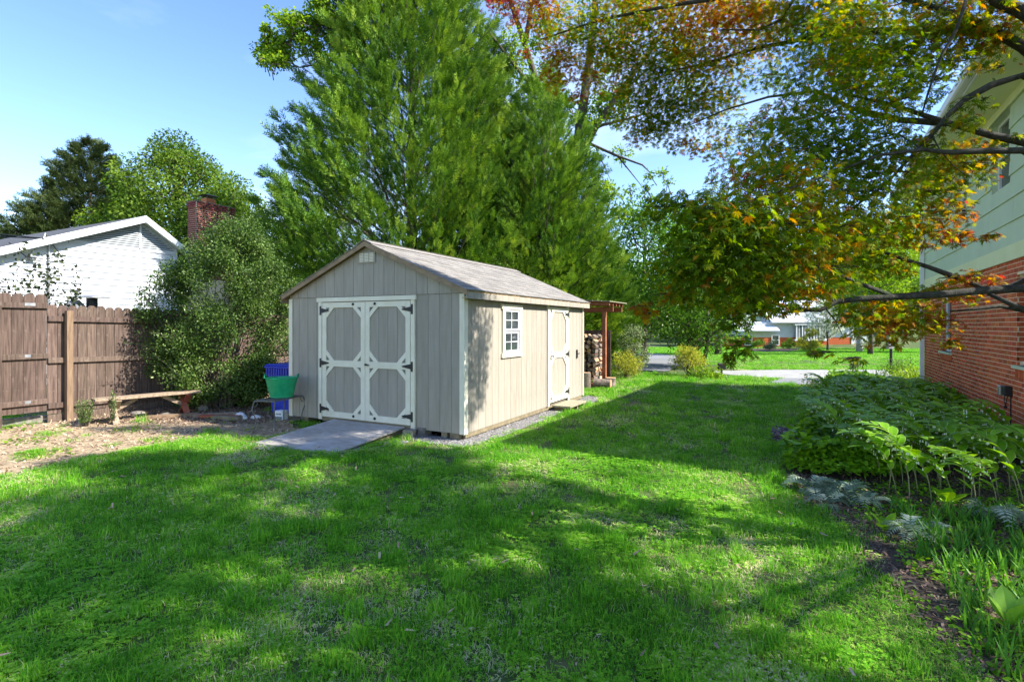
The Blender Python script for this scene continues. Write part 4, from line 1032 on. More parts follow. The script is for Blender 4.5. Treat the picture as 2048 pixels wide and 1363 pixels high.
# conifer sprays
def spray_template(n=9, w=.045, spread=.62, three=True):
    v = []; f = []
    for i in range(n):
        t = .10+.84*i/n; L_ = .46*(1-t*.62)
        for s_ in (-1, 1):
            a = spread+(.2*(i % 3-1)*.3); b = len(v); zz = (.05 if (i+(s_ > 0)) % 2 else -.05)
            tip = (s_*math.sin(a)*L_, t+math.cos(a)*L_, zz*1.4)
            v += [(0, t-w*.6, 0), (0, t+w, 0), (tip[0]*.6+s_*.02, t+(tip[1]-t)*.5-w*.3, zz), tip]
            f += [(b, b+2, b+3, b+1)]
    b = len(v); v += [(-.02, 0, 0), (.02, 0, 0), (0, 1.02, .02)]; f += [(b, b+1, b+2)]
    return v, f
SPR = spray_template(6, .050, .58)
def cypress(name, label, loc, prof, nb, sp_len, per, seed, mat='cypress', rise=.75, trunk_r=.25, group=None, zmin=.6):
    """prof: list of (z, radius)"""
    r = np.random.default_rng(seed); t = thing(name, label, 'tree', loc, 0, group)
    zs = np.array([p[0] for p in prof]); rs = np.array([p[1] for p in prof]); H = zs[-1]
    # choose heights proportional to circumference
    zz = np.linspace(zmin, H*.985, 400); wgt = np.interp(zz, zs, rs)+.35; cdf = np.cumsum(wgt); cdf /= cdf[-1]
    hz = np.interp((np.arange(nb)+r.random(nb))/nb, cdf, zz); az = (np.arange(nb)*2.39996+r.normal(0, .25, nb))
    RR = np.interp(hz, zs, rs)*(.78+.34*r.random(nb))
    P = []; D = []; TB = []; bt = MB()
    for i in range(nb):
        out_ = np.array([math.cos(az[i]), math.sin(az[i]), 0]); L_ = RR[i]; ri = rise*(1 if hz[i] < H*.7 else 1.6)
        tip = np.array([0, 0, hz[i]])+out_*L_; start = np.array([0, 0, max(.3, hz[i]-ri*L_)])
        bdir = tip-start; bln = np.linalg.norm(bdir); bdir /= bln
        side = np.cross(bdir, [0, 0, 1.0]); side /= max(1e-6, np.linalg.norm(side)); up = np.cross(side, bdir)
        k = int(per*(.6+.4*L_/max(rs))); q = 1-(r.random(k)**1.35)*min(.88, 2.3/bln)
        wd = .07+.50*np.clip((1-q)*bln/1.3, 0, 1)*(.75+.5*r.random())
        th = r.uniform(0, 2*math.pi, k); rr3 = np.sqrt(r.random(k))*.9+.1
        rad_ = side[None, :]*np.cos(th)[:, None]*1.05+up[None, :]*np.sin(th)[:, None]*.8
        pts = start[None, :]+bdir[None, :]*(q*bln)[:, None]+rad_*(rr3*wd)[:, None]
        dd = unit(bdir[None, :]*1.15+rad_*.42+np.array([0, 0, .12])+r.normal(size=(k, 3))*.20)
        P.append(pts); D.append(dd); TB.append(np.full(k, r.normal(0, .13)))
        if i % 3 == 0: bt.tube([tuple(start), tuple(start+bdir*bln*.55), tuple(tip-bdir*.1)], [.035, .022, .006], 4)
    P = np.concatenate(P); D = np.concatenate(D); n = len(P)
    x, y, z = frames(D, unit(r.normal(size=(n, 3))+np.array([0, 0, .6])))
    s = sp_len*(.65+.7*r.random(n)); tint = np.clip(r.normal(.5, .17, n)+np.concatenate(TB)+(r.random(n) > .95)*.3, 0, 1)
    o = link('crown', scatter_mesh('crown', SPR[0], SPR[1], P, x, y, z, s, tint, mat), t); tag(o, kind='stuff')
    MB().tube([(0, 0, -.1), (0, 0, H*.5), (.05, 0, H*.97)], [trunk_r, trunk_r*.55, .02], 8).build('trunk', 'bark', t, smooth=True)
    bt.build('branches', 'bark', t)
    return t

CY = 'leyland cypresses behind the shed'
cypress('cypress_tree', 'tallest dense green cypress towering behind the shed', (-3.74, 20.2, 0), [(0, 3.3), (2.2, 4.2), (4, 5.2), (6.3, 5.1), (8.6, 4.2), (10.8, 3.5), (13.5, 2.7), (16.3, 1.6), (19, .2)], 860, .34, 60, 1, group=CY, zmin=1.2)
cypress('cypress_tree', 'shorter green cypress behind the right end of the shed roof', (1.1, 19.4, 0), [(0, 2.0), (2.0, 2.8), (4, 2.8), (6, 2.4), (8.2, 1.8), (10.8, .3)], 380, .32, 54, 2, group=CY)
cypress('cypress_tree', 'middle green cypress filling the gap between its two neighbours', (-.85, 21.4, 0), [(0, 2.4), (3, 2.9), (6, 2.6), (9, 2.0), (11.5, 1.1), (13.3, .2)], 340, .34, 52, 3, group=CY, zmin=2)
cypress('cypress_tree', 'low green cypress behind the firewood shelter roof', (2.55, 19.8, 0), [(0, 1.7), (1.5, 2.0), (3.2, 1.7), (5.2, .9), (6.4, .1)], 150, .32, 46, 5, group=CY)

# dark conifer far left
P = px(180, 650, 34); cypress('conifer_tree', 'dark olive conifer behind the white house roof', (P.x, P.y, gz(P.x, 34)), [(0, 3.6), (5, 4.4), (8, 3.9), (10, 2.6), (12, 1.7), (13.8, .2)], 300, .50, 66, 6, 'darkcon', rise=.35, zmin=3)
P = px(10, 650, 40); deciduous('leafy_tree', 'low green treetop at the far left beyond the house', (P.x, P.y, -.3), 9.2, 2.6, 4, 16, 6000, .16, 'midtree', seed=31)
P = px(355, 650, 31); deciduous('leafy_tree', 'bright spring-green tree behind the brick chimney', (P.x, P.y, gz(0, 31)), 12.4, 3.3, 4.5, 52, 34000, .16, 'oakd', seed=11, tr=.22, clr=1.05)
P = px(455, 650, 29); deciduous('leafy_tree', 'yellow-green tree between the chimney and the tall cypress', (P.x, P.y, gz(0, 29)), 9.2, 3.0, 2.0, 34, 26000, .15, 'oakd', seed=12, tr=.18, clr=.95)
P = px(250, 650, 33); deciduous('leafy_tree', 'lower bright green crown just above the white house ridge', (P.x, P.y, gz(0, 33)), 9.2, 2.5, 4, 22, 12000, .15, 'spring', seed=13, clr=.9)
# tall deciduous tree behind the cypresses with limbs to the right and far left
def tall_tree():
    r = np.random.default_rng(21); rr_ = random.Random(21); Yt = 22.0
    base = px(1120, 650, Yt); t = thing('tall_tree', 'tall spring-leaved tree with bare dark limbs rising behind the cypresses', 'tree', (base.x, base.y, 0))
    O = Vector((base.x, base.y, 0)); Q = lambda x, y, Y: px(x, y, Y)-O
    limbs = [([(1120, 690, 22), (1132, 500, 22), (1150, 330, 22), (1168, 200, 22), (1185, 80, 22), (1196, -60, 22), (1215, -200, 22)], .30),
             ([(1132, 500, 22), (1118, 330, 21.8), (1085, 200, 21.5), (1050, 90, 21.4), (1000, -60, 21.2), (960, -180, 21)], .20),
             ([(1150, 330, 22), (1200, 240, 21.6), (1265, 150, 21.2), (1330, 60, 21), (1400, -40, 21)], .16),
             ([(1146, 350, 22), (1165, 268, 21.6), (1205, 250, 21.2), (1255, 238, 20.8), (1300, 225, 20.4)], .10),
             ([(1150, 275, 22), (1190, 292, 21.5), (1235, 312, 21), (1285, 330, 20.6), (1300, 345, 20.5)], .075),
             ([(1235, 312, 21), (1262, 345, 20.8), (1288, 378, 20.7)], .035),
             ([(1190, 292, 21.5), (1205, 325, 21.3), (1222, 362, 21.2)], .03),
             ([(1000, -60, 21.2), (900, -30, 20.5), (800, 10, 20), (700, 30, 19.5), (620, 55, 19.2), (560, 95, 19), (525, 120, 19)], .12),
             ([(800, 10, 20), (720, 90, 19.6), (655, 125, 19.2), (600, 135, 19), (560, 128, 19)], .06),
             ([(1050, 90, 21.4), (1065, 0, 21), (1080, -120, 21)], .11),
             ([(1085, 200, 21.5), (1020, 120, 21), (960, 40, 20.6), (900, -60, 20.3)], .08)]
    m = MB()
    for pts, r0 in limbs:
        n = len(pts); m.tube([Q(*p) for p in pts], [r0*(1-.75*i/(n-1)) for i in range(n)], 8)
    m.build('trunk', 'bark', t, smooth=True)
    ctr = []; rad = []; per = []
    def cl(x, y, Y, r_, n): ctr.append(np.array(Q(x, y, Y))); rad.append(r_); per.append(n)
    for _ in range(95):      # main crown upper
        x = r.uniform(860, 1400); y = r.uniform(-260, 230); 
        if y > 150 and x < 1040: continue
        cl(x, y, r.uniform(20, 24), r.uniform(.5, .95), 320)
    for _ in range(26): cl(r.uniform(1085, 1250), r.uniform(180, 400), r.uniform(20.8, 22.5), r.uniform(.3, .6), 170)
    for _ in range(10): cl(r.uniform(1170, 1250), r.uniform(330, 470), r.uniform(20.8, 22), r.uniform(.25, .45), 110)
    for (x, y) in ((1300, 350), (1325, 345), (1290, 375), (1308, 400), (1260, 380), (1335, 365)): cl(x, y, 20.5, .28, 60)
    for _ in range(100):      # far left bough
        u = r.random(); x = 520+u*230+r.normal(0, 12); y = (95-u*60)+r.uniform(-85, 75)*(.55+.45*u)
        cl(x, y, r.uniform(18.4, 20.0), r.uniform(.20, .42), 110)
    for _ in range(12): cl(r.uniform(590, 860), r.uniform(-90, -10), r.uniform(18.8, 20), r.uniform(.4, .7), 240)
    P, x, y, z, s = clump_leaves(ctr, rad, per, .125, r, flat=.7, shell=.5)
    o = link('crown', scatter_mesh('crown', *LEAF_T, P, x, y, z, s, np.clip(r.normal(.5, .24, len(P)), 0, 1), 'spring'), t); tag(o, kind='stuff')
    m = MB()
    for c, q in zip(ctr, rad):
        for k in range(3):
            d = Vector(r.normal(size=3)).normalized()*q
            m.tube([Vector(c)-d*.9+Vector((.1, 0, -.25)), Vector(c), Vector(c)+d*.8], [.018, .012, .004], 4)
    tag(m.build('twigs', 'bark', t), kind='stuff')
tall_tree()
# trees in the middle distance right of the shed
def T(pxx, Y, h, rad, th, ncl, nl, sz, leaf, seed, label, **k):
    P = px(pxx, 650, Y); return deciduous(k.pop('name', 'leafy_tree'), label, (P.x, P.y, gz(P.x, Y)), h, rad, th, ncl, nl, sz, leaf, seed=seed, **k)
T(1395, 21.0, 5.6, 2.5, .9, 34, 17000, .12, 'midtree', 41, 'broad green tree with low crooked stems by the driveway', stems=3, tr=.09, clr=.8)
T(1290, 26, 7.6, 2.7, 1.2, 30, 16000, .14, 'midtree', 42, 'taller green tree just right of the firewood shelter', tr=.14, clr=.95)
T(1225, 27, 5.6, 2.0, .6, 18, 9000, .13, 'midtree', 43, 'rounded green tree directly behind the lean-to post', tr=.1)
T(1435, 34, 9.5, 3.0, 2.6, 30, 17000, .16, 'midtree', 44, 'tall green tree behind the maple boughs, left of the far house', tr=.2, clr=1.2)
T(1720, 44, 6.8, 2.6, 2.0, 20, 9000, .17, 'spring', 45, 'pale-barked tree right of the far house', bark='palebark', tr=.24)
T(1778, 52, 7.5, 3.0, 2.0, 20, 9000, .2, 'midtree', 46, 'second pale-barked tree farther right on the lawn', bark='palebark', tr=.26)
T(1655, 48, 4.6, 1.9, 1.4, 16, 5000, .16, 'white_bloom', 47, 'white blossoming tree in front of the far house roof', tr=.1)
T(1640, 75, 17, 6.5, 4, 26, 14000, .34, 'spring', 48, 'big light green tree rising behind the far house', tr=.4)
T(1480, 80, 19, 7.5, 4, 26, 14000, .36, 'midtree', 49, 'big dark green tree left behind the far house', tr=.4)
T(1800, 70, 18, 6.8, 3, 26, 14000, .32, 'midtree', 50, 'big green tree beyond the second pale-barked tree', tr=.4)
T(1870, 40, 11.5, 4.2, 2.0, 26, 14000, .2, 'spring', 51, 'bright green tree beyond the corner of the brick house', tr=.25)
T(1740, 34, 8.6, 2.5, 3.4, 18, 9000, .15, 'spring', 52, 'airy light green tree seen below the maple beside the lamp', tr=.14)
T(1620, 46, 2.0, .9, .1, 9, 2500, .1, 'yellow', 53, 'small orange-yellow weeping shrub before the far house wall', cat='shrub', name='shrub', tr=.06)
# far woods as a mass behind everything
r = np.random.default_rng(77); ctr = []; rad = []; per = []
for i in range(330):
    a = -1.15+2.3*(i+.5*r.random())/330; d = r.uniform(88, 118); x_ = math.sin(a)*d*1.25; y_ = math.cos(a)*d; hgt = r.uniform(2, 12+2*math.sin(i*.21)); ctr.append(np.array([x_, y_, hgt-1])); rad.append(r.uniform(2.5, 4.2)); per.append(300)
P, x, y, z, s = clump_leaves(ctr, rad, per, .7, r)
tag(link('far_woods', scatter_mesh('far_woods', *LEAF_T, P, x, y, z, s, np.clip(r.normal(.35, .22, len(P)), 0, 1), 'midtree')), 'far-off green woods closing the view', 'woods', kind='stuff')

# shrubs
def shrub(name, label, loc, h, rad, n, size, leaf, seed, ncl=14, stems=10, group=None, cat='shrub', flat=1.0):
    r = np.random.default_rng(seed); rr_ = random.Random(seed); t = thing(name, label, cat, loc, 0, group)
    ctr = []
    for i in range(ncl):
        a = i*2.4+seed; q = math.sqrt((i+.5)/ncl); zf_ = 1-.75*q*q*r.random()
        ctr.append(np.array([math.cos(a)*rad*q*.7, math.sin(a)*rad*q*.7, max(.12*h, h*(.35+.5*r.random())*zf_)]))
    rads = rad*(.28+.22*r.random(ncl)); per = [int(n/ncl)]*ncl
    P, x, y, z, s = clump_leaves(ctr, rads, per, size, r, droop=0, flat=flat, shell=.5)
    P[:, 2] = np.abs(P[:, 2])
    tag(link('foliage', scatter_mesh('foliage', *LEAF_T, P, x, y, z, s, np.clip(r.normal(.5, .22, len(P)), 0, 1), leaf), t), kind='stuff')
    m = MB()
    for i in range(stems):
        c = ctr[i % ncl]; e_ = Vector(c)*(1.0+.2*rr_.random()); e_.z = c[2]+rads[i % ncl]*.7
        m.tube(curve_pts((rr_.uniform(-.05, .05)*rad, rr_.uniform(-.05, .05)*rad, 0), e_, .1, 4, .02*rad, rr_), [.016*rad+.004, .012*rad+.003, .009*rad+.002, .006*rad+.002, .002], 4)
    m.build('stem', 'bark', t)
    return t
def Sg(pxx, py, *a, **k): G0 = gp(pxx, py); return (G0.x, G0.y, gz(G0.x, G0.y))
shrub('shrub', 'bright yellow-green shrub at the driveway edge beside the road', Sg(1378, 752), 1.05, .62, 3600, .05, 'yellow', 61, 16, 18)
shrub('shrub', 'loose grey-green shrub right of the lean-to post', Sg(1268, 750), 1.95, .62, 3200, .055, 'greyleaf', 62, 14, 16)
shrub('shrub', 'yellow-green low shrub at the foot of the grey-green one', Sg(1252, 756), .85, .62, 3200, .045, 'yellow', 63, 12, 12)
shrub('shrub', 'low green clump by the trunk of the driveway tree', Sg(1412, 757), .35, .6, 1800, .06, 'spring', 64, 8, 8)
for i, (a, b, Y, lf, rd, lb) in enumerate(((1603, 690, 58, 'yellow', .85, 'clipped pale shrub under the left of the bow window'), (1632, 690, 58, 'yellow', .85, 'clipped pale shrub under the right of the bow window'), (1540, 700, 50, 'greyleaf', .75, 'rounded grey-green shrub at the left of the mulch bed'), (1575, 694, 54, 'midtree', .8, 'dark low shrub in the mulch bed before the far house'), (1515, 695, 54, 'midtree', .9, 'dark green shrub left of the porch wall'))):
    P = px(a, 650, Y); shrub('round_shrub', lb, (P.x, Y, gz(P.x, Y)), 1.15, rd, 1400, .10, lf, 70+i, 8, 4)
MBd = [px(x_, 650, Y_) for x_, Y_ in ((1495, 48), (1520, 42), (1575, 41.5), (1605, 50), (1610, 57), (1500, 57))]
v = [(p.x, p.y, gz(p.x, p.y)+.05) for p in MBd]; o = MB().add(v, [tuple(range(6))]).build('far_mulch_bed', 'mulch'); tag(o, kind='structure')

# the big bush in front of the fence
def big_bush():
    r = np.random.default_rng(5); rr_ = random.Random(5); t = thing('large_bush', 'large dense small-leaved bush between the fence and the shed', 'bush', (-5.75, 10.75, 0))
    O = Vector((-5.75, 10.75, 0)); ctr = []; rad = []; per = []
    # silhouette given as height -> (left, right) in metres around the base
    prof = [(.3, -1.0, 1.0), (.9, -1.35, 1.5), (1.5, -1.55, 1.65), (2.1, -1.65, 1.6), (2.6, -1.35, 1.45), (3.1, -.75, .95), (3.6, .0, .7)]
    for _ in range(230):
        z_ = .28+3.3*r.random()**1.25; l = np.interp(z_, [p[0] for p in prof], [p[1] for p in prof]); rt = np.interp(z_, [p[0] for p in prof], [p[2] for p in prof])
        a = r.uniform(0, 2*math.pi); q = r.uniform(.35, .95); cx_ = (l+rt)/2; hw = (rt-l)/2; hd = min(.95, hw)
        ctr.append(np.array([cx_+math.cos(a)*hw*q, math.sin(a)*hd*q, z_])); rad.append(r.uniform(.20, .38)); per.append(430)
    P, x, y, z, s = clump_leaves(ctr, rad, per, .043, r, flat=.9, shell=.45)
    # arching shoots
    m = MB(); SP = []
    for i in range(190):
        c = Vector(ctr[rr_.randrange(len(ctr))]); d = Vector((c.x, c.y, .35+rr_.random()*.6)).normalized(); d += Vector((rr_.uniform(-.4, .4), rr_.uniform(-.4, .4), rr_.uniform(-.1, .5))); d.normalize()
        L_ = rr_.uniform(.3, .65); pts = [c+d*L_*q+Vector((0, 0, -.18*q*q*L_)) for q in (0, .35, .7, 1)]
        m.tube(pts, [.005, .004, .003, .0015], 3)
        for k in range(26): q = .25+.78*k/26; SP.append(np.array(c+d*L_*q+Vector((0, 0, -.18*q*q*L_)))+r.normal(0, .012, 3))
    SP = np.array(SP); n = len(SP); x2, y2, z2 = frames(rand_dirs(n, r)+np.array([0, 0, .4]), rand_dirs(n, r)+np.array([0, 0, .5]))
    P = np.concatenate([P, SP]); x = np.concatenate([x, x2]); y = np.concatenate([y, y2]); z = np.concatenate([z, z2]); s = np.concatenate([s, .034*(.7+.6*r.random(n))])
    tag(link('foliage', scatter_mesh('foliage', *LEAF_T, P, x, y, z, s, np.clip(r.normal(.5, .22, len(P)), 0, 1), 'bush'), t), kind='stuff')
    for i in range(46):
        c = Vector(ctr[(i*3) % len(ctr)]); b0 = Vector((rr_.uniform(-.25, .25), rr_.uniform(-.2, .2), 0))
        m.tube(curve_pts(b0, c, .12, 5, .05, rr_), [.022, .018, .014, .010, .007, .004], 5)
    m.build('stem', 'bark', t)
big_bush()
def upright_shrub(label, G0, h, rad, n, seed, leaf='darkcon', size=.028):
    r = np.random.default_rng(seed); rr_ = random.Random(seed); t = thing('small_shrub', label, 'shrub', G0); P = []; D = []; m = MB()
    for i in range(n):
        a = rr_.uniform(0, 6.28); e_ = Vector((math.cos(a)*rad*rr_.random()**.6, math.sin(a)*rad*rr_.random()**.6, h*rr_.uniform(.55, 1)))
        pts = curve_pts((e_.x*.25, e_.y*.25, 0), e_, .03, 4, .01, rr_); m.tube(pts, [.004, .0035, .003, .002, .001], 3)
        k = 46
        for j in range(k):
            q = .2+.8*j/k; p = np.array(pts[0].lerp(pts[-1], q)); P.append(p+r.normal(0, .006, 3)); D.append(r.normal(size=3)*.8+np.array([0, 0, .6]))
    P = np.array(P); D = np.array(D); x, y, z = frames(D, rand_dirs(len(P), r)); v_, f_ = [(0, 0, 0), (.16, .5, 0), (0, 1, 0), (-.16, .5, 0)], [(0, 1, 2, 3)]
    tag(link('foliage', scatter_mesh('foliage', v_, f_, P, x, y, z, size*(.7+.6*r.random(len(P))), r.random(len(P)), leaf), t), kind='stuff'); m.build('stem', 'bark', t)
upright_shrub('small needle-leaved shrub at the left edge below the gate', (-8.35, 8.30, 0), .50, .16, 34, 81)
upright_shrub('small bushy shrub in front of the fence at the bench end', (-6.95, 8.80, 0), .45, .17, 34, 82, 'bush', .03)
upright_shrub('thin taller sprig beside the small bushy shrub', (-6.60, 8.95, 0), .62, .07, 10, 83, 'bush', .03)

# climbing rose / vine arching above the fence
def vine():
    r = np.random.default_rng(9); rr_ = random.Random(9); t = thing('climbing_vine', 'dark climbing rose arching above the fence in front of the white house', 'vine', (-9.9, 11.2, 0)); O = Vector((-9.9, 11.2, 0)); m = MB(); P = []
    for (x0, y0, x1, y1) in ((5, 640, 45, 485), (30, 640, 62, 500), (55, 640, 70, 520), (70, 640, 112, 500), (95, 640, 128, 500), (60, 640, 98, 545), (125, 640, 150, 560), (20, 640, 10, 560), (100, 640, 140, 590), (40, 640, 60, 570), (85, 640, 90, 550), (150, 640, 152, 540)):
        Y_ = rr_.uniform(10.9, 11.8); a = px(x0, y0+120, Y_)-O; b = px(x1, y1, Y_)-O; pts = curve_pts(a, b, rr_.uniform(-.1, .2), 7, .05, rr_); m.tube(pts, [.009*(1-.7*q) for q in np.linspace(0, 1, 8)], 4)
        for k in range(120):
            q = rr_.random()**.8; i = min(6, int(q*7)); p = pts[i].lerp(pts[i+1], q*7-i); P.append(np.array(p)+r.normal(0, .06, 3))
    P = np.array(P); x, y, z = frames(rand_dirs(len(P), r), rand_dirs(len(P), r)+np.array([0, 0, .5]))
    tag(link('foliage', scatter_mesh('foliage', [(0, 0, 0), (.42, .45, 0), (0, 1, 0), (-.42, .45, 0)], [(0, 1, 2, 3)], P, x, y, z, .075*(.6+.8*r.random(len(P))), r.random(len(P)), 'vine'), t), kind='stuff'); m.build('stem', 'bark', t)
vine()
# ================================================================== JAPANESE MAPLE (right, overhead)
def maple_leaf_mesh():
    lobes = [(0, 1.05, .105), (.62, .92, .10), (-.62, .92, .10), (1.25, .70, .085), (-1.25, .70, .085), (1.95, .40, .07), (-1.95, .40, .07)]
    v = [(0, .22, 0)]; f = []
    for a, L_, w_ in lobes:
        d = (math.sin(a), math.cos(a)); n_ = (d[1], -d[0]); b = len(v); c = (0, .22)
        v += [(c[0]+d[0]*L_*.42+n_[0]*w_, c[1]+d[1]*L_*.42+n_[1]*w_, .03), (c[0]+d[0]*L_*.85, c[1]+d[1]*L_*.85, -.10*L_), (c[0]+d[0]*L_*.42-n_[0]*w_, c[1]+d[1]*L_*.42-n_[1]*w_, .03)]
        f += [(0, b, b+1, b+2)]
    b = len(v); v += [(-.012, -.35, 0), (.012, -.35, 0)]; f += [(b, b+1, 0)]
    return v, f
ML = maple_leaf_mesh()
MT = Vector((4.55, 3.45, 0))
maple = thing('japanese_maple', 'japanese maple with green, orange and red leaves overhanging from the right', 'tree', MT)
Q = lambda x, y, Y: px(x, y, Y)-MT
def limb(m, pts, r0, r1, k=7): 
    n = len(pts); m.tube([Q(*p) for p in pts], [r0+(r1-r0)*i/(n-1) for i in range(n)], k)
m = MB(); m.tube([(0, 0, -.1), (.02, .0, .5), (-.03, .03, 1.05), (-.08, .0, 1.55)], [.19, .15, .13, .12], 12); m.build('trunk', 'maplebark', maple, smooth=True)
S0 = (MT.x-.06, MT.y, 1.4)
def W3(x, y, z): return Vector((x, y, z))-MT
m = MB()
def limb3(first, pts, r0, r1):
    P = [W3(*p) for p in first]+[Q(*p) for p in pts]; n = len(P); m.tube(P, [r0+(r1-r0)*i/(n-1) for i in range(n)], 8)
limb3([S0, (4.35, 3.7, 1.65)], [(2048, 576, 4.0), (1970, 580, 4.0), (1878, 589, 4.0), (1790, 593, 4.0), (1720, 597, 4.0), (1673, 603, 4.0), (1640, 620, 4.0), (1585, 617, 4.0), (1548, 606, 4.0), (1480, 590, 4.0), (1420, 572, 4.0)], .038, .006)
limb3([S0, (4.2, 3.5, 1.62)], [(2048, 619, 3.9), (2015, 604, 3.9), (1977, 587, 4.0)], .030, .014)
limb3([S0, (4.2, 3.9, 1.55)], [(2048, 621, 4.2), (2000, 612, 4.2), (1950, 618, 4.2), (1900, 622, 4.25)], .025, .006)
for pts, r0, r1 in (([(1790, 593, 4.0), (1713, 565, 4.0), (1673, 547, 4.0), (1585, 512, 4.0), (1500, 470, 3.9)], .018, .005),
    ([(1905, 552, 4.4), (1860, 535, 4.4), (1783, 510, 4.4), (1724, 488, 4.4), (1640, 455, 4.4)], .022, .006),
    ([(1665, 603, 4.0), (1640, 560, 4.0), (1636, 500, 4.0), (1640, 440, 4.0)], .010, .003),
    ([(1650, 615, 4.0), (1670, 640, 4.0), (1685, 670, 4.0)], .006, .002), ([(1724, 488, 4.4), (1680, 490, 4.4), (1640, 508, 4.4)], .01, .003),
    ([(1640, 620, 4.0), (1560, 625, 4.1), (1500, 600, 4.2), (1440, 610, 4.3)], .010, .003)):
    limb(m, pts, r0, r1)
limb3([(4.50, 3.45, 1.5), (4.35, 3.6, 2.1)], [(2048, 560, 4.3), (1990, 585, 4.35), (1905, 552, 4.4)], .028, .016)
limb3([S0, (4.5, 3.6, 2.4)], [(2090, 300, 4.3), (2048, 283, 4.3), (1992, 273, 4.3), (1895, 246, 4.3), (1800, 215, 4.4), (1700, 190, 4.5)], .058, .010)
limb3([(4.5, 3.55, 2.2)], [(2048, 301, 3.8), (1963, 302, 3.8), (1898, 305, 3.8), (1845, 299, 3.8), (1760, 310, 3.7), (1680, 340, 3.6)], .03, .006)
limb3([(4.5, 3.5, 2.6)], [(2048, 150, 4.0), (1983, 170, 4.0), (1933, 197, 4.0), (1895, 232, 4.0), (1863, 270, 4.0), (1816, 320, 4.0), (1770, 370, 4.0), (1700, 420, 3.9)], .032, .006)
limb3([S0, (4.6, 3.8, 2.9)], [(2090, 130, 4.6), (2048, 95, 4.6), (1992, 65, 4.6), (1940, 40, 4.6), (1850, 10, 4.8), (1720, -30, 5.0)], .068, .018)
limb3([(4.5, 3.4, 2.8)], [(2040, 20, 4.2), (1990, 0, 4.2), (1940, -40, 4.2)], .06, .03)
for pts, r0, r1 in (([(1845, 225, 4.0), (1855, 190, 4.0), (1868, 150, 4.0), (1883, 111, 4.0), (1913, 59, 4.0), (1936, -10, 4.0)], .006, .013),
    ([(1992, 65, 4.6), (1900, 60, 4.9), (1800, 62, 5.2), (1716, 64, 5.5), (1614, 77, 6.0), (1512, 97, 6.4), (1400, 130, 6.8), (1300, 150, 7.0)], .05, .008),
    ([(1895, 246, 4.3), (1800, 240, 4.8), (1700, 215, 5.4), (1634, 182, 6.0), (1537, 194, 6.3), (1450, 220, 6.6), (1380, 250, 6.8)], .03, .006),
    ([(1720, -30, 5.0), (1600, -20, 5.6), (1480, -10, 6.0), (1350, 10, 6.4), (1200, 40, 6.8), (1080, 80, 7.0)], .045, .008),
    ([(1600, -20, 5.6), (1560, 40, 5.8), (1520, 60, 6), (1440, 60, 6.3)], .02, .006), ([(1940, -40, 4.2), (1700, -120, 3.8), (1500, -160, 3.6), (1300, -180, 3.5)], .04, .01),
    ([(1680, 340, 3.6), (1600, 370, 3.4), (1500, 400, 3.2), (1400, 420, 3.1)], .01, .003), ([(1700, 420, 3.9), (1600, 460, 3.7), (1500, 500, 3.5), (1400, 520, 3.4)], .01, .003),
    ([(1845, 299, 3.8), (1800, 270, 3.9), (1740, 265, 4.0)], .008, .003), ([(1863, 270, 4.0), (1880, 300, 3.9), (1905, 330, 3.8), (1930, 350, 3.8)], .006, .002)):
    limb(m, pts, r0, r1)
# limbs out of the frame to the right, behind and above
for (a, b, c, r0) in (((4.5, 3.4, 1.5), (3.9, 2.0, 2.9), (2.6, .6, 4.0), .05), ((4.5, 3.4, 1.5), (5.0, 2.2, 3.0), (5.2, .6, 4.4), .05), ((4.5, 3.4, 2.0), (4.4, 3.2, 3.6), (3.6, 3.0, 5.2), .09), ((4.4, 3.3, 3.3), (3.2, 3.6, 4.4), (1.6, 3.4, 5.0), .05), ((4.4, 3.3, 3.3), (3.9, 4.6, 4.6), (2.4, 5.6, 5.4), .05), ((4.5, 3.4, 2.6), (5.0, 4.4, 4.0), (4.6, 5.4, 5.0), .05), ((4.7, 3.4, 1.6), (5.8, 2.6, 3.4), (7.6, 1.2, 5.0), .035), ((5.2, 3.0, 2.6), (6.4, 3.2, 4.2), (7.4, 3.0, 5.2), .025)):
    m.tube([W3(*a), W3(*b), W3(*c)], [r0*.8, r0*.45, r0*.2], 8)
m.build('branches', 'maplebark', maple, smooth=True)
# foliage pads: (px, py, depth, rx m, rz m, ry m, leaves, tint mean)
r = np.random.default_rng(15); pads = []
def pad(x, y, Y, rx, rz, n, t, ry=None): pads.append((np.array(Q(x, y, Y)), rx, ry or rx*.8, rz, n, t))
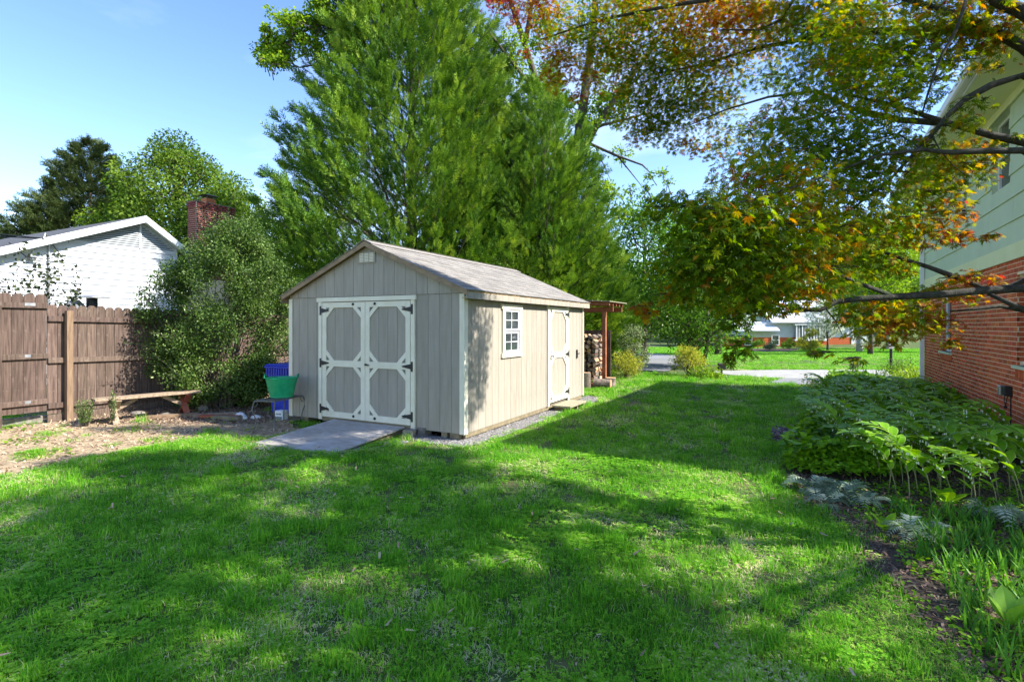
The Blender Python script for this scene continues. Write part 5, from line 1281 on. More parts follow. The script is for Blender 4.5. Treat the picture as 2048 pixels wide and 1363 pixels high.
# upper left mass, far end of the canopy (small leaves)
for (x, y, Y, rx, rz, n, t) in (
    (1090, 20, 7.0, .45, .22, 260, .76), (1160, 60, 6.9, .5, .30, 420, .66), (1640, 130, 5.5, .4, .2, 220, .5), (1740, 10, 5.2, .5, .16, 260, .58), (1820, 110, 5.0, .3, .2, 160, .55), (1880, 10, 4.9, .4, .12, 180, .6), (2000, 50, 4.6, .25, .16, 110, .62), (1560, 235, 5.2, .3, .14, 110, .5), (1480, 10, 6.2, .4, .16, 220, .6), (1640, 0, 5.6, .4, .16, 220, .62), (1380, 0, 6.6, .5, .2, 300, .58), (1260, 0, 6.8, .5, .2, 300, .66), (1690, 110, 4.8, .3, .2, 160, .5), (1960, 90, 4.7, .25, .14, 90, .62), (1250, 50, 6.9, .6, .40, 650, .52), (1350, 60, 6.8, .6, .42, 700, .46), (1450, 40, 6.6, .6, .35, 560, .5),
    (1130, 130, 6.9, .32, .18, 170, .80), (1235, 130, 7.0, .5, .35, 520, .6), (1330, 140, 6.9, .55, .38, 620, .48), (1420, 130, 6.7, .5, .30, 480, .52), (1500, 90, 6.4, .4, .2, 220, .55),
    (1290, 205, 7.0, .45, .30, 480, .55), (1370, 215, 6.9, .42, .26, 420, .50), (1300, 260, 7.0, .30, .18, 220, .62), (1440, 195, 6.8, .3, .16, 160, .6), (1370, 285, 6.9, .22, .12, 90, .6), (1430, 290, 6.8, .3, .18, 110, .5), (1470, 255, 6.8, .32, .2, 120, .45), (1500, 320, 6.7, .25, .14, 70, .5),
    (1060, -10, 6.8, .35, .18, 160, .9), (1000, 0, 6.9, .25, .12, 60, .95), (1110, 100, 6.8, .2, .12, 60, .9), (1110, 165, 6.8, .14, .14, 45, .82), (1155, 190, 7.0, .1, .08, 22, .97), (1050, 105, 7.0, .08, .06, 12, .97),
    (1540, 150, 6.3, .28, .16, 120, .5), (1600, 60, 5.8, .4, .22, 240, .5), (1570, 30, 6.0, .35, .2, 220, .62), (1520, 20, 6.2, .4, .2, 260, .6)): pad(x, y, Y, rx, rz, n, t)
# middle band crossing to the right, nearer and larger
for (x, y, Y, rx, rz, n, t) in (
    (1680, 60, 4.9, .45, .26, 300, .48), (1760, 110, 4.5, .42, .28, 320, .45), (1700, 170, 4.4, .38, .26, 280, .48), (1620, 220, 4.3, .36, .24, 240, .45), (1780, 190, 4.2, .30, .22, 190, .5), (1850, 60, 4.6, .40, .22, 240, .58), (1920, 40, 4.4, .36, .18, 190, .68), (1980, 20, 4.4, .3, .14, 130, .7),
    (1560, 290, 4.0, .32, .20, 190, .45), (1640, 300, 3.9, .36, .24, 260, .45), (1720, 270, 4.0, .34, .22, 220, .47), (1500, 350, 3.6, .30, .18, 170, .45), (1590, 370, 3.5, .34, .22, 240, .44), (1680, 380, 3.8, .36, .22, 240, .46), (1770, 340, 4.0, .32, .2, 180, .5), (1820, 290, 4.1, .24, .14, 100, .56),
    (1830, 160, 4.3, .26, .16, 100, .55), (1900, 120, 4.4, .22, .12, 70, .6), (1945, 200, 4.0, .14, .07, 22, .5), (1920, 240, 3.9, .16, .07, 36, .6), (1990, 130, 4.2, .14, .05, 12, .6)): pad(x, y, Y, rx, rz, n, t)
for (x, y, Y, rx, rz, n, t) in ((1700, 95, 6.7, .4, .22, 260, .5), (1730, 30, 6.7, .4, .22, 260, .55), (1700, -40, 6.8, .45, .2, 260, .55), (1660, 50, 6.9, .3, .2, 160, .5), (1745, 120, 6.5, .22, .14, 90, .5), (1690, 150, 6.8, .2, .1, 50, .5)): pad(x, y, Y, rx, rz, n, t)
# lower dark boughs
for (x, y, Y, rx, rz, n, t) in (
    (1340, 410, 3.3, .20, .09, 60, .50), (1400, 420, 3.2, .26, .14, 120, .45), (1460, 430, 3.2, .28, .18, 170, .42), (1540, 440, 3.3, .32, .22, 240, .40), (1620, 450, 3.5, .34, .22, 240, .42), (1420, 490, 3.2, .28, .18, 180, .42), (1500, 510, 3.3, .32, .20, 240, .40), (1590, 530, 3.5, .34, .18, 220, .42), (1370, 540, 3.3, .22, .14, 110, .55), (1440, 560, 3.3, .28, .16, 170, .48), (1520, 580, 3.5, .3, .14, 160, .42), (1590, 585, 3.9, .26, .07, 60, .45),
    (1350, 585, 3.4, .14, .07, 40, .72), (1280, 610, 3.6, .10, .05, 12, .86), (1295, 625, 3.6, .05, .04, 5, .9), (1465, 635, 3.6, .13, .07, 44, .42), (1490, 612, 3.7, .14, .06, 34, .42), (1545, 618, 3.8, .14, .04, 24, .45), (1480, 690, 3.6, .09, .10, 30, .42), (1460, 715, 3.6, .05, .05, 12, .42), (1635, 703, 3.9, .13, .02, 16, .42), (1705, 714, 3.9, .10, .02, 10, .42),
    (1700, 470, 4.2, .32, .18, 170, .5), (1770, 430, 4.3, .32, .18, 170, .56), (1840, 460, 4.4, .3, .12, 110, .66), (1900, 470, 4.3, .2, .06, 40, .75), (1880, 420, 4.4, .26, .12, 90, .7), (1900, 330, 4.5, .34, .18, 190, .68), (1860, 380, 4.4, .28, .16, 120, .62), (1940, 300, 4.5, .25, .12, 90, .66), (1760, 520, 4.4, .26, .12, 110, .5), (1680, 530, 4.2, .26, .14, 120, .45),
    (1715, 628, 4.1, .20, .06, 50, .56), (1780, 640, 4.1, .30, .12, 150, .62), (1850, 640, 4.2, .26, .08, 90, .66), (1740, 600, 4.2, .24, .06, 50, .55), (1820, 610, 4.2, .24, .06, 70, .6), (1770, 680, 4.2, .15, .04, 26, .6), (1880, 580, 4.3, .3, .06, 80, .55), (1940, 550, 4.3, .22, .05, 40, .62), (1980, 470, 4.3, .08, .03, 14, .7), (1900, 680, 4.3, .08, .05, 16, .6), (2030, 270, 4.3, .10, .03, 8, .6)): pad(x, y, Y, rx, rz, n, t)
npv = len(pads)
# above and behind the frame: what shades the lawn
ro = np.random.default_rng(44)
for _ in range(46):
    a = ro.uniform(0, 2*math.pi); q = math.sqrt(ro.random())*3.9; X_ = 3.9+math.cos(a)*q; Y_ = 2.6+math.sin(a)*q*.95; Z_ = 5.5-.13*q*q+ro.uniform(-.5, .4)
    if Y_ > .4 and (Z_-EYE)/Y_ < .64 and abs(X_)/Y_ < 1.0: continue
    if Z_ < 2.6 or X_ > 7.5: continue
    pads.append((np.array([X_, Y_, Z_])-np.array(MT), .40, .40, .16, 150, .5))
for _ in range(16):
    pads.append((np.array([xx_ := ro.uniform(8.3, 10.2), 7.46+(-2.75-.488*(xx_-6.97))/.873+ro.uniform(-.5, .1), ro.uniform(4.8, 6.0)])-np.array(MT), .38, .38, .18, 190, .5))
for _ in range(14):
    pads.append((np.array([ro.uniform(5.5, 7.3), ro.uniform(.7, 2.4), ro.uniform(3.8, 5.0)])-np.array(MT), .36, .36, .16, 150, .5))
for _ in range(20):
    pads.append((np.array([ro.uniform(5.4, 8.4), ro.uniform(-.8, 3.6), ro.uniform(3.8, 5.8)])-np.array(MT), .42, .42, .18, 150, .5))
P = []; TT = []; A = []
for c, rx, ry, rz, n, t in pads:
    n = int(n*2.2); t = t-.07 if t > .52 else t-.03; d = rand_dirs(n, r)*(r.random(n)**.45)[:, None]; off = d*np.array([rx, ry, rz])*1.12
    off[:, 2] -= .25*(off[:, 0]**2+off[:, 1]**2)/max(rx, .1)
    P.append(c+off); TT.append(np.clip(r.normal(t, .15, n), 0, 1)); A.append(off)
P = np.concatenate(P); TT = np.concatenate(TT); A = np.concatenate(A); n = len(P)
fwd = unit(A*np.array([1, 1, .3])+r.normal(size=(n, 3))*np.array([.7, .7, .25])+np.array([-.15, 0, -.55])); x, y, z = frames(fwd, unit(r.normal(size=(n, 3))*.45+np.array([0, 0, 1.0])))
S = .051*(.6+.7*r.random(n))
Pw = P+np.array(MT); vis = (Pw[:, 1] > .5) & (np.abs(Pw[:, 0]/np.maximum(Pw[:, 1], .1)) < .95) & ((Pw[:, 2]-EYE)/np.maximum(Pw[:, 1], .1) < .60)
key = np.where(vis, Pw[:, 1], 99.0)+r.random(n)*.8; order = np.argsort(key); big = order[:296]; restm = order[296:]
tag(link('leaf', scatter_mesh('leaf', ML[0], ML[1], P[restm], x[restm], y[restm], z[restm], S[restm], TT[restm], 'maple'), maple), kind='stuff')
lm = []
for k in range(8):
    lm.append(scatter_mesh('leaf', ML[0], ML[1], np.zeros((1, 3)), np.array([[1., 0, 0]]), np.array([[0, 1., 0]]), np.array([[0, 0, 1.]]), 1.0, np.array([.30+.5*k/8]), 'maple'))
for i in big:
    k = int(np.clip((TT[i]-.30)/.5*8, 0, 7)); o = link('leaf', lm[k], maple, P[i])
    o.rotation_euler = Matrix((x[i], y[i], z[i])).transposed().to_euler(); o.scale = (S[i],)*3
# twigs feeding the pads
m = MB(); rr_ = random.Random(3)
for c, rx, ry, rz, n_, t in pads[:npv]:
    c = Vector(c)
    for k in range(5):
        a = rr_.uniform(0, 6.28); e_ = c+Vector((math.cos(a)*rx, math.sin(a)*ry, -.1*rx)); s_ = c+Vector((rx*.5, -ry*.1, -rz*.1))
        pts = curve_pts(s_, e_, .06*rx, 4, .05*rx, rr_); m.tube(pts, [.005, .004, .003, .002, .0012], 4)
tag(m.build('twigs', 'maplebark', maple), kind='stuff')

# second tall tree standing behind and right of the viewer: throws the broken shade over the left lawn
def shade_tree():
    t = thing('leafy_tree', 'large yard tree outside the frame to the right that dapples the lawn', 'tree', (7.9, 0.6, 0)); r = np.random.default_rng(91)
    ctr = []; rad = []; per = []
    for _ in range(52):
        d = rand_dirs(1, r)[0]*r.random()**.4; c = np.array([d[0]*3.6, d[1]*4.6, 9.6+d[2]*2.4]); ctr.append(c); rad.append(r.uniform(.30, .62)); per.append(420)
    P, x, y, z, s = clump_leaves(ctr, rad, per, .13, r); tag(link('crown', scatter_mesh('crown', *LEAF_T, P, x, y, z, s, r.random(len(P)), 'spring'), t), kind='stuff')
    m = MB(); m.tube([(0, 0, -.1), (.1, 0, 3), (0, .1, 7), (0, 0, 11)], [.26, .2, .14, .04], 9)
    for c in ctr[::2]: m.tube(curve_pts((0, 0, 6.5), c, -.3, 4, .1), [.06, .05, .035, .02, .01], 5)
    m.build('trunk', 'bark', t, smooth=True)
shade_tree()

# ================================================================== BED PLANTS
rp_ = random.Random(17)
def leaf_blade(L_, W_l, fold=.12, droop=.35, n=4, edge=False):
    """broad pointed leaf along +y; returns (centre faces, edge faces)"""
    cols = []
    for i in range(n+1):
        t = i/n; w_ = W_l*math.sin(math.pi*min(1, t*.92+.06))**.8 if i < n else 0; y_ = L_*t; z_ = -droop*L_*t*t
        cols.append([( -w_, y_, z_+fold*w_), (-w_*.86, y_, z_+fold*w_*.86), (0, y_, z_), (w_*.86, y_, z_+fold*w_*.8), (w_, y_, z_+fold*w_)])
    v = [p for c in cols for p in c]; f = []; fe = []
    for i in range(n):
        a = i*5
        for j in range(4): (fe if j in (0, 3) else f).append((a+j, a+j+1, a+6+j, a+5+j))
    me = bpy.data.meshes.new('leaf'); me.from_pydata(v, [], f+fe)
    return me, len(f)
sm, nf = leaf_blade(.150, .034); sm.materials.append(M['seal']); sm.materials.append(M['sealedge'])
for i, p in enumerate(sm.polygons): p.material_index = 0 if i < nf else 1
def seal_proto(seed):
    r0 = random.Random(seed); root = thing('solomons_seal', None or 'x', 'plant', (0, 0, 0)); H = r0.uniform(.46, .60); reach = r0.uniform(.28, .40)
    pts = []
    for i in range(10):
        t = i/9; pts.append(Vector((reach*t**2.0, 0, H*math.sin(t*1.72)/math.sin(1.57))))
    MB().tube(pts, [.0055-.0035*i/9 for i in range(10)], 5).build('stem', 'sealstem', root, smooth=True)
    nb_ = 13
    for k in range(nb_):
        t = .27+.71*k/(nb_-1); i = min(8, int(t*9)); p = pts[i].lerp(pts[i+1], t*9-i); d = (pts[i+1]-pts[i]).normalized()
        s_ = 1 if k % 2 else -1
        fw = (d*.75+Vector((0, s_*.8, .28))).normalized(); up = Vector((0, 0, 1)); xx = fw.cross(up).normalized(); zz = xx.cross(fw)
        o = link('leaf', sm, root, p); o.rotation_euler = Matrix((xx, fw, zz)).transposed().to_euler(); sc_ = (1.15-.5*abs(t-.6))*r0.uniform(.85, 1.1); o.scale = (sc_,)*3
    fl = MB()
    for k in range(6):
        t = .44+.44*k/5; i = min(8, int(t*9)); p = pts[i].lerp(pts[i+1], t*9-i)
        for s_ in ((-1, 1) if k % 2 else (1,)):
            q = p+Vector((0, s_*.010, -.030)); fl.tube([q, q+Vector((0, 0, -.009)), q+Vector((0, 0, -.020))], [.0028, .0050, .0055], 6)
    tag(fl.build('flower', 'bell', root), kind='stuff')
    return root
protos = [seal_proto(s) for s in (1, 2, 3)]
SEALS = []
r = np.random.default_rng(33)
def bedpt(P): return inside(P, BED)
cand = np.column_stack([r.uniform(2.9, 10.2, 5200), r.uniform(3.9, 13.5, 5200)])
cand = cand[bedpt(cand)]
placed = []
def near_ok(p, d):
    return all((p[0]-q[0])**2+(p[1]-q[1])**2 > d*d for q in placed)
mid = lambda x, y: x-(3.2+(y-5.2)*.30) # distance into the bed
for p in cand:
    if len(placed) >= 220: break
    x_, y_ = p; xp = CX+F*x_/y_
    if xp > 2120 or y_ < 4.0 or y_ > 11.5: continue
    yp = HZ+F*EYE/y_
    if xp < 1640+max(0, (yp-870))*1.1: continue
    if yp > 1010+max(0, xp-1800)*.1: continue
    hp = house_pt(0, 0, 0); d_ = (Vector((x_, y_, 0))-HOUSE_O).dot(Vector((.873, -.488, 0)))
    if d_ > -.25 or y_ < 6.2 and x_ > 5.9: continue
    if near_ok(p, .165 if y_ < 7.5 else .22): placed.append(p)
placed.sort(key=lambda p: p[1])
for i, p in enumerate(placed):
    o = protos[i % 3] if i < 3 else copy_tree(protos[i % 3])
    o.location = (p[0], p[1], .005); o.rotation_euler = (rp_.uniform(-.12, .12), rp_.uniform(-.1, .1), math.pi+rp_.uniform(-1.35, 1.1)); s_ = rp_.uniform(.85, 1.15); o.scale = (s_, s_, s_)
    tag(o, "arching variegated solomon's seal with white bells in the bed by the brick wall", 'plant', "solomon's seal plants in the bed")
print('seals', len(placed))
# painted ferns
def fern(label, loc, n, L_, seed, rz=0):
    r0 = random.Random(seed); t = thing('painted_fern', label, 'fern', loc, rz)
    fv = [(0, 0, 0), (.13, .25, .0), (.07, .33, 0), (.10, .55, 0), (.05, .62, 0), (0, 1, -.08), (-.05, .62, 0), (-.10, .55, 0), (-.07, .33, 0), (-.13, .25, 0)]; ff = [(0, 1, 2, 8, 9), (2, 3, 4, 6, 7, 8), (4, 5, 6)]
    for i in range(n):
        a = 2*math.pi*i/n+r0.uniform(-.25, .25); Lf = L_*r0.uniform(.75, 1.1); d = Vector((math.cos(a), math.sin(a), 0)); s_ = Vector((-d.y, d.x, 0)); P = []; X = []; Y_ = []; Z = []; S_ = []
        el = r0.uniform(.75, 1.7)
        def sp(t): return d*Lf*t*(.95)+Vector((0, 0, Lf*el*(1.3*t-1.25*t*t)))
        for k in range(10):
            q = .22+.77*k/10; p = sp(q); tang = (sp(q+.02)-sp(q-.02)).normalized()
            for sd_ in (-1, 1):
                fw = (s_*sd_+tang*.55).normalized(); zz = s_.cross(tang)*-1 if False else tang.cross(s_)*-1
                zz = Vector((0, 0, 1))-tang*tang.z; zz.normalize(); xx = fw.cross(zz).normalized(); zz = xx.cross(fw)
                P.append(p); X.append(xx); Y_.append(fw); Z.append(zz); S_.append(Lf*.30*math.sin(math.pi*(q*.80+.17))+.01)
        me = scatter_mesh('frond', fv, ff, np.array(P), np.array(X), np.array(Y_), np.array(Z), np.array(S_), np.full(len(P), r0.random()), 'fern')
        link('frond', me, t); 
    m = MB()
    for i in range(n):
        a = 2*math.pi*i/n; m.tube([(0, 0, 0), (math.cos(a)*L_*.3, math.sin(a)*L_*.3, L_*.22)], [.003, .002], 4)
    m.build('stem', 'sealstem', t)
G = lambda a, b: gp(a, b)
for i, (a, b, n, L_, lb) in enumerate(((1625, 985, 12, .30, 'silvery painted fern at the left corner of the bed'), (1690, 995, 13, .34, 'large silvery painted fern below the ground cover edge'), (1735, 1010, 9, .24, 'small silvery painted fern nearest the mulch gap'), (1820, 1075, 13, .24, 'pale painted fern standing alone on the mulch'), (1870, 1072, 8, .17, 'little painted fern right beside the lone pale one'), (1985, 1045, 12, .27, 'dark-ribbed painted fern below the arching stems'), (2040, 1050, 9, .24, 'painted fern cut by the right edge of the picture'), (1655, 1015, 8, .24, 'low silvery fern spilling onto the lawn edge'))):
    g0 = G(a, b); fern(lb, g0, n, L_, 100+i)
# hosta by the right edge
def broad(label, loc, n, L_, W_l, seed, mat='hosta', name='hosta', cat='plant'):
    r0 = random.Random(seed); t = thing(name, label, cat, loc)
    me, nf_ = leaf_blade(L_, W_l, .25, .15, 5); me.materials.append(M[mat])
    for i in range(n):
        a = 2*math.pi*i/n+r0.uniform(-.3, .3); el = r0.uniform(.5, 1.25); fw = Vector((math.cos(a)*math.cos(el), math.sin(a)*math.cos(el), math.sin(el))); xx = fw.cross(Vector((0, 0, 1))).normalized(); zz = xx.cross(fw)
        o = link('leaf', me, t, fw*.05); o.rotation_euler = Matrix((xx, fw, zz)).transposed().to_euler(); o.scale = (r0.uniform(.8, 1.15),)*3
    m = MB(); 
    for i in range(n): m.tube([(0, 0, 0), (.02*math.cos(i), .02*math.sin(i), .05)], .004, 4)
    m.build('stem', 'stem', t)
broad('young lime-green hosta near the lower right corner', G(2020, 1262), 8, .17, .045, 5)
broad('small hosta seedling right of the lone pale fern', G(1770, 1065), 5, .14, .04, 6, 'ground_leaf')
broad('second green hosta at the base of the arching stems', G(1890, 1010), 7, .16, .05, 7, 'ground_leaf')
# strap-leaved lilies
def straps(name, label, loc, n, L_, seed, leaf='lilyleaf', w_=.016, spread=.6, cat='plant', group=None, thin=.012):
    r0 = np.random.default_rng(seed); t = thing(name, label, cat, loc, 0, group); V = []; Fc = []
    mb = MB()
    for i in range(n):
        a = r0.uniform(0, 6.28); le = L_*r0.uniform(.6, 1.1); sp_ = spread*r0.uniform(.2, 1.1); d = Vector((math.cos(a), math.sin(a), 0)); s_ = Vector((-d.y, d.x, 0)); b0 = Vector((r0.normal(0, .03), r0.normal(0, .03), 0)); vs = []
        for k in range(5):
            q = k/4; p = b0+d*le*sp_*q**1.6+Vector((0, 0, le*(q-.38*sp_*q*q))); wv = w_*(1-.15*k if k < 4 else .05)*(.9 if k == 0 else 1)
            vs += [p-s_*wv/2, p+s_*wv/2]
        mb.add(vs, [(2*k, 2*k+1, 2*k+3, 2*k+2) for k in range(4)])
    me = mb.mesh('leaves', leaf); at = me.attributes.new('tint', 'FLOAT', 'POINT'); at.data.foreach_set('value', np.repeat(r0.random(n), 10).astype(np.float32))
    tag(link('leaves', me, t), kind='stuff'); return t
k = 0; lil = []
cnd = np.column_stack([r.uniform(2.2, 4.6, 900), r.uniform(2.3, 5.3, 900)]); cnd = cnd[bedpt(cnd)]
for p in cnd:
    xp = CX+F*p[0]/p[1]; yp = HZ+F*EYE/p[1]
    if xp > 2090 or yp < 1030 or yp > 1380: continue
    if xp < 1790+(yp-1050)*.55+20: continue
    if all((p[0]-q[0])**2+(p[1]-q[1])**2 > .014 for q in lil): lil.append(p)
for i, p in enumerate(lil[:90]):
    t = straps('daylily', 'young strap-leaved daylily clump in the mulch at the lower right', (p[0], p[1], 0), 20, .19, 300+i, group='daylily clumps in the lower right bed')
for i, (a, b, lb) in enumerate(((1722, 770, 'tall pale iris clump left of the lamp post'), (1750, 772, 'pale iris clump closest to the brick house corner'), (1700, 768, 'leftmost pale iris clump by the driveway'))):
    straps('iris', lb, G(a, b+10), 60, .62, 400+i, 'iris', .025, .7)
shrub('shrub', 'twiggy dark green shrub at the base of the lamp post', Sg(1800, 758), .62, .7, 2200, .045, 'midtree', 65, 12, 20)
shrub('shrub', 'low green mounded shrub between driveway and brick house', Sg(1830, 768), .35, .8, 2600, .05, 'spring', 66, 10, 6)
shrub('shrub', 'yellow-flowering low clump along the driveway side of the bed', Sg(1660, 782), .22, .7, 1800, .045, 'yellow', 67, 8, 5)
shrub('grass_clump', 'feathery brown-tipped clump left of the iris leaves', Sg(1708, 772), .95, .22, 900, .045, 'greyleaf', 68, 8, 12)
# bluebells
for i in range(7):
    g0 = G(1640+i*11, 812+(i % 3)*4); t = thing('bluebell', 'bluebell with violet-blue flowers at the left edge of the bed', 'flower', g0, 0, 'bluebells at the bed edge')
    MB().tube([(0, 0, 0), (.01, 0, .34)], .004, 4).build('stem', 'stem', t); m = MB()
    for k in range(9): a = k*2.4; m.lathe([(.003, .0), (.014, -.02), (.016, -.035)], 5, centre=(math.cos(a)*.028, math.sin(a)*.028, .36-.018*k), cap=(True, False))
    m.build('flower', 'bluebell', t)
# ground cover filling the bed: leaf clumps, one mass
def cover(name, label, poly_test, n, size, mat, seed, hfun, dense=None, kindleaf=LEAF_T, cat='ground cover'):
    r0 = np.random.default_rng(seed); c = poly_test(r0, n); nn = len(c); h_ = hfun(c, r0); P = np.column_stack([c, h_])
    x, y, z = frames(unit(r0.normal(size=(nn, 3))*np.array([1, 1, .35])+np.array([0, 0, -.1])), unit(r0.normal(size=(nn, 3))*.35+np.array([0, 0, 1.0])))
    o = link(name, scatter_mesh(name, kindleaf[0], kindleaf[1], P, x, y, z, size*(.6+.8*r0.random(nn)), np.clip(r0.normal(.5, .25, nn), 0, 1), mat)); tag(o, label, cat, kind='stuff'); return o
BROAD = ([(0, 0, 0), (.36, .32, .05), (.25, .78, .0), (0, 1, -.06), (-.25, .78, 0), (-.36, .32, .05)], [(0, 1, 2, 3), (0, 3, 4, 5)])
def in_cover(r0, n):
    c = np.column_stack([r0.uniform(3.0, 11.2, n), r0.uniform(5.9, 15.8, n)]); c = c[inside(c, BED)]
    d_ = (c-np.array([HOUSE_O.x, HOUSE_O.y]))@np.array([.873, -.488]); return c[(d_ < -.05) | (c[:, 1] > 13.6)]
def hf(c, r0):
    return (.10+.26*np.clip(np.sin(c[:, 0]*2.3+np.cos(c[:, 1]*1.9))*.5+.6, 0, 1))*(.35+.65*np.clip(1.4-np.abs(r0.normal(0, .5, len(c))), 0, 1))
cover('ground_cover', 'low leafy green ground cover filling the bed along the brick wall', in_cover, 52000, .085, 'ground_leaf', 55, hf, kindleaf=BROAD)
def in_patch(cx_, cy_, rx_, ry_):
    def f(r0, n):
        a = r0.uniform(0, 6.28, n); q = np.sqrt(r0.random(n)); return np.column_stack([cx_+np.cos(a)*q*rx_, cy_+np.sin(a)*q*ry_])
    return f
cover('epimedium_patch', 'mounded light green leaf patch at the bed corner above the ferns', in_patch(3.75, 6.15, .62, .55), 3600, .055, 'seal', 56, lambda c, r0: .05+.30*np.clip(1-((c[:, 0]-3.75)**2+(c[:, 1]-6.15)**2)/.42, .05, 1)*(.6+.4*r0.random(len(c))), kindleaf=BROAD)
cover('bugle_patch', 'purple-grey bugle spilling over the lawn edge of the bed', in_patch(4.05, 7.5, .35, .55), 1800, .045, 'purple', 57, lambda c, r0: .02+.14*r0.random(len(c)), kindleaf=BROAD)
# mulch chips and litter
CHIP = ([(-.5, -.16, 0), (.5, -.12, .1), (.45, .16, .02), (-.5, .14, .08)], [(0, 1, 2, 3)])
def litter(name, label, polyg, n, size, mat, seed, cat='litter', z0=.02, tmpl=CHIP):
    r0 = np.random.default_rng(seed); Pg = np.array(polyg); c = np.column_stack([r0.uniform(Pg[:, 0].min(), Pg[:, 0].max(), n*3), r0.uniform(Pg[:, 1].min(), Pg[:, 1].max(), n*3)]); c = c[inside(c, polyg)][:n]; nn = len(c)
    P = np.column_stack([c, z0*(.4+.8*r0.random(nn))]); x, y, z = frames(unit(r0.normal(size=(nn, 3))*np.array([1, 1, .2])), unit(r0.normal(size=(nn, 3))*.4+np.array([0, 0, 1.0])))
    o = link(name, scatter_mesh(name, tmpl[0], tmpl[1], P, x, y, z, size*(.4+r0.random(nn)), r0.random(nn), mat)); tag(o, label, cat, kind='stuff'); return o
litter('bark_mulch', 'dark bark chips and dead leaves strewn over the bed', [(2.0, 1.2), (5.6, 1.2), (5.6, 6.4), (3.2, 6.4), (2.65, 5.2), (2.66, 4.4), (2.3, 3.5)], 15000, .035, 'chips', 60)
litter('leaf_litter', 'dry brown leaf litter scattered on the bare dirt by the fence', DIRT, 9000, .05, 'chipslight', 61)
litter('leaf_litter_dark', 'darker dead leaves below the bench and bush', [(-7.6, 9.0), (-4.2, 9.0), (-4.0, 9.8), (-4.8, 11.5), (-7.0, 10.8)], 5000, .05, 'chips', 62)
PEB = ([(0, 0, .35), (.5, 0, 0), (.1, .45, 0), (-.45, .2, 0), (-.3, -.4, 0), (.25, -.42, 0)], [(0, 1, 2), (0, 2, 3), (0, 3, 4), (0, 4, 5), (0, 5, 1)])
litter('gravel', 'grey gravel strip spread along the foot of the shed', GRAVEL, 9000, .028, 'pebble', 63, 'gravel', .012, PEB)
litter('gravel', 'grey gravel scattered at the front edge of the ramp', [(-3.5, 7.75), (-3.7, 7.3), (-2.3, 6.7), (-1.4, 7.6), (-1.6, 7.9), (-2.35, 6.95)], 1600, .026, 'pebble', 64, 'gravel', .012, PEB)

# ================================================================== GRASS (instanced tufts, one object)
def tuft_mesh(seed, nb_, rad, h, w_, broadl=0, straw=.10):
    r0 = np.random.default_rng(seed); mb = MB(); tints = []
    for i in range(nb_):
        a = r0.uniform(0, 6.28); q = rad*math.sqrt(r0.random()); b0 = Vector((math.cos(a)*q, math.sin(a)*q, 0)); a2 = r0.uniform(0, 6.28); d = Vector((math.cos(a2), math.sin(a2), 0)); s_ = Vector((-d.y, d.x, 0)); le = h*r0.uniform(.45, 1.15); ln = r0.uniform(.15, 1.0)
        dry = r0.random() < straw
        if dry: le *= .7; ln = 1.5
        p1 = b0+d*le*ln*.25+Vector((0, 0, le*.55)); p2 = b0+d*le*ln*.75+Vector((0, 0, le*(1-.35*ln)))
        mb.add([b0-s_*w_/2, b0+s_*w_/2, p1+s_*w_*.42, p1-s_*w_*.42, p2], [(0, 1, 2, 3), (3, 2, 4)]); tints += [(.93 if dry else r0.uniform(.05, .78))]*5
    for i in range(broadl):
        a = r0.uniform(0, 6.28); q = rad*math.sqrt(r0.random()); c = Vector((math.cos(a)*q, math.sin(a)*q, h*r0.uniform(.45, .8))); sz = r0.uniform(.012, .019)
        for k in range(3):
            b = k*2.094+a; d = Vector((math.cos(b), math.sin(b), .15)); s_ = Vector((-math.sin(b), math.cos(b), 0)); mb.add([c, c+d*sz*.6+s_*sz*.5, c+d*sz*1.15, c+d*sz*.6-s_*sz*.5], [(0, 1, 2, 3)]); tints += [r0.uniform(.45, .8)]*4
    me = mb.mesh('grass_tuft', 'grass'); at = me.attributes.new('tint', 'FLOAT', 'POINT'); at.data.foreach_set('value', np.array(tints, np.float32)); return me
# grass colour: per blade tint, plus world-space patches of dry thatch
gm = bpy.data.materials.new('grass blades'); gm.use_nodes = True; t_ = gm.node_tree; n_ = t_.nodes; l_ = t_.links; n_.clear()
o_ = n_.new('ShaderNodeOutputMaterial'); p_ = n_.new('ShaderNodeBsdfPrincipled'); p_.inputs['Roughness'].default_value = .6; p_.inputs['Specular IOR Level'].default_value = .12
at = n_.new('ShaderNodeAttribute'); at.attribute_name = 'tint'; cr = n_.new('ShaderNodeValToRGB'); cr.color_ramp.elements.remove(cr.color_ramp.elements[1])
for i, (ps, c) in enumerate(((0, (.045, .175, .008)), (.4, (.115, .33, .016)), (.78, (.27, .49, .032)), (.86, (.48, .45, .20)), (1, (.66, .58, .38)))):
    e = cr.color_ramp.elements[0] if i == 0 else cr.color_ramp.elements.new(ps); e.position = ps; e.color = (*c, 1)
ge = n_.new('ShaderNodeNewGeometry'); nz = n_.new('ShaderNodeTexNoise'); nz.inputs['Scale'].default_value = 1.25; nz.inputs['Detail'].default_value = 5; nz.inputs['Roughness'].default_value = .65
l_.new(ge.outputs['Position'], nz.inputs['Vector']); mr_ = n_.new('ShaderNodeMapRange'); mr_.inputs['From Min'].default_value = .40; mr_.inputs['From Max'].default_value = .70; mr_.inputs['To Min'].default_value = -.12; mr_.inputs['To Max'].default_value = .30
l_.new(nz.outputs['Fac'], mr_.inputs['Value']); ad_ = n_.new('ShaderNodeMath'); ad_.operation = 'ADD'; l_.new(at.outputs['Fac'], ad_.inputs[0]); l_.new(mr_.outputs[0], ad_.inputs[1]); l_.new(ad_.outputs[0], cr.inputs[0])
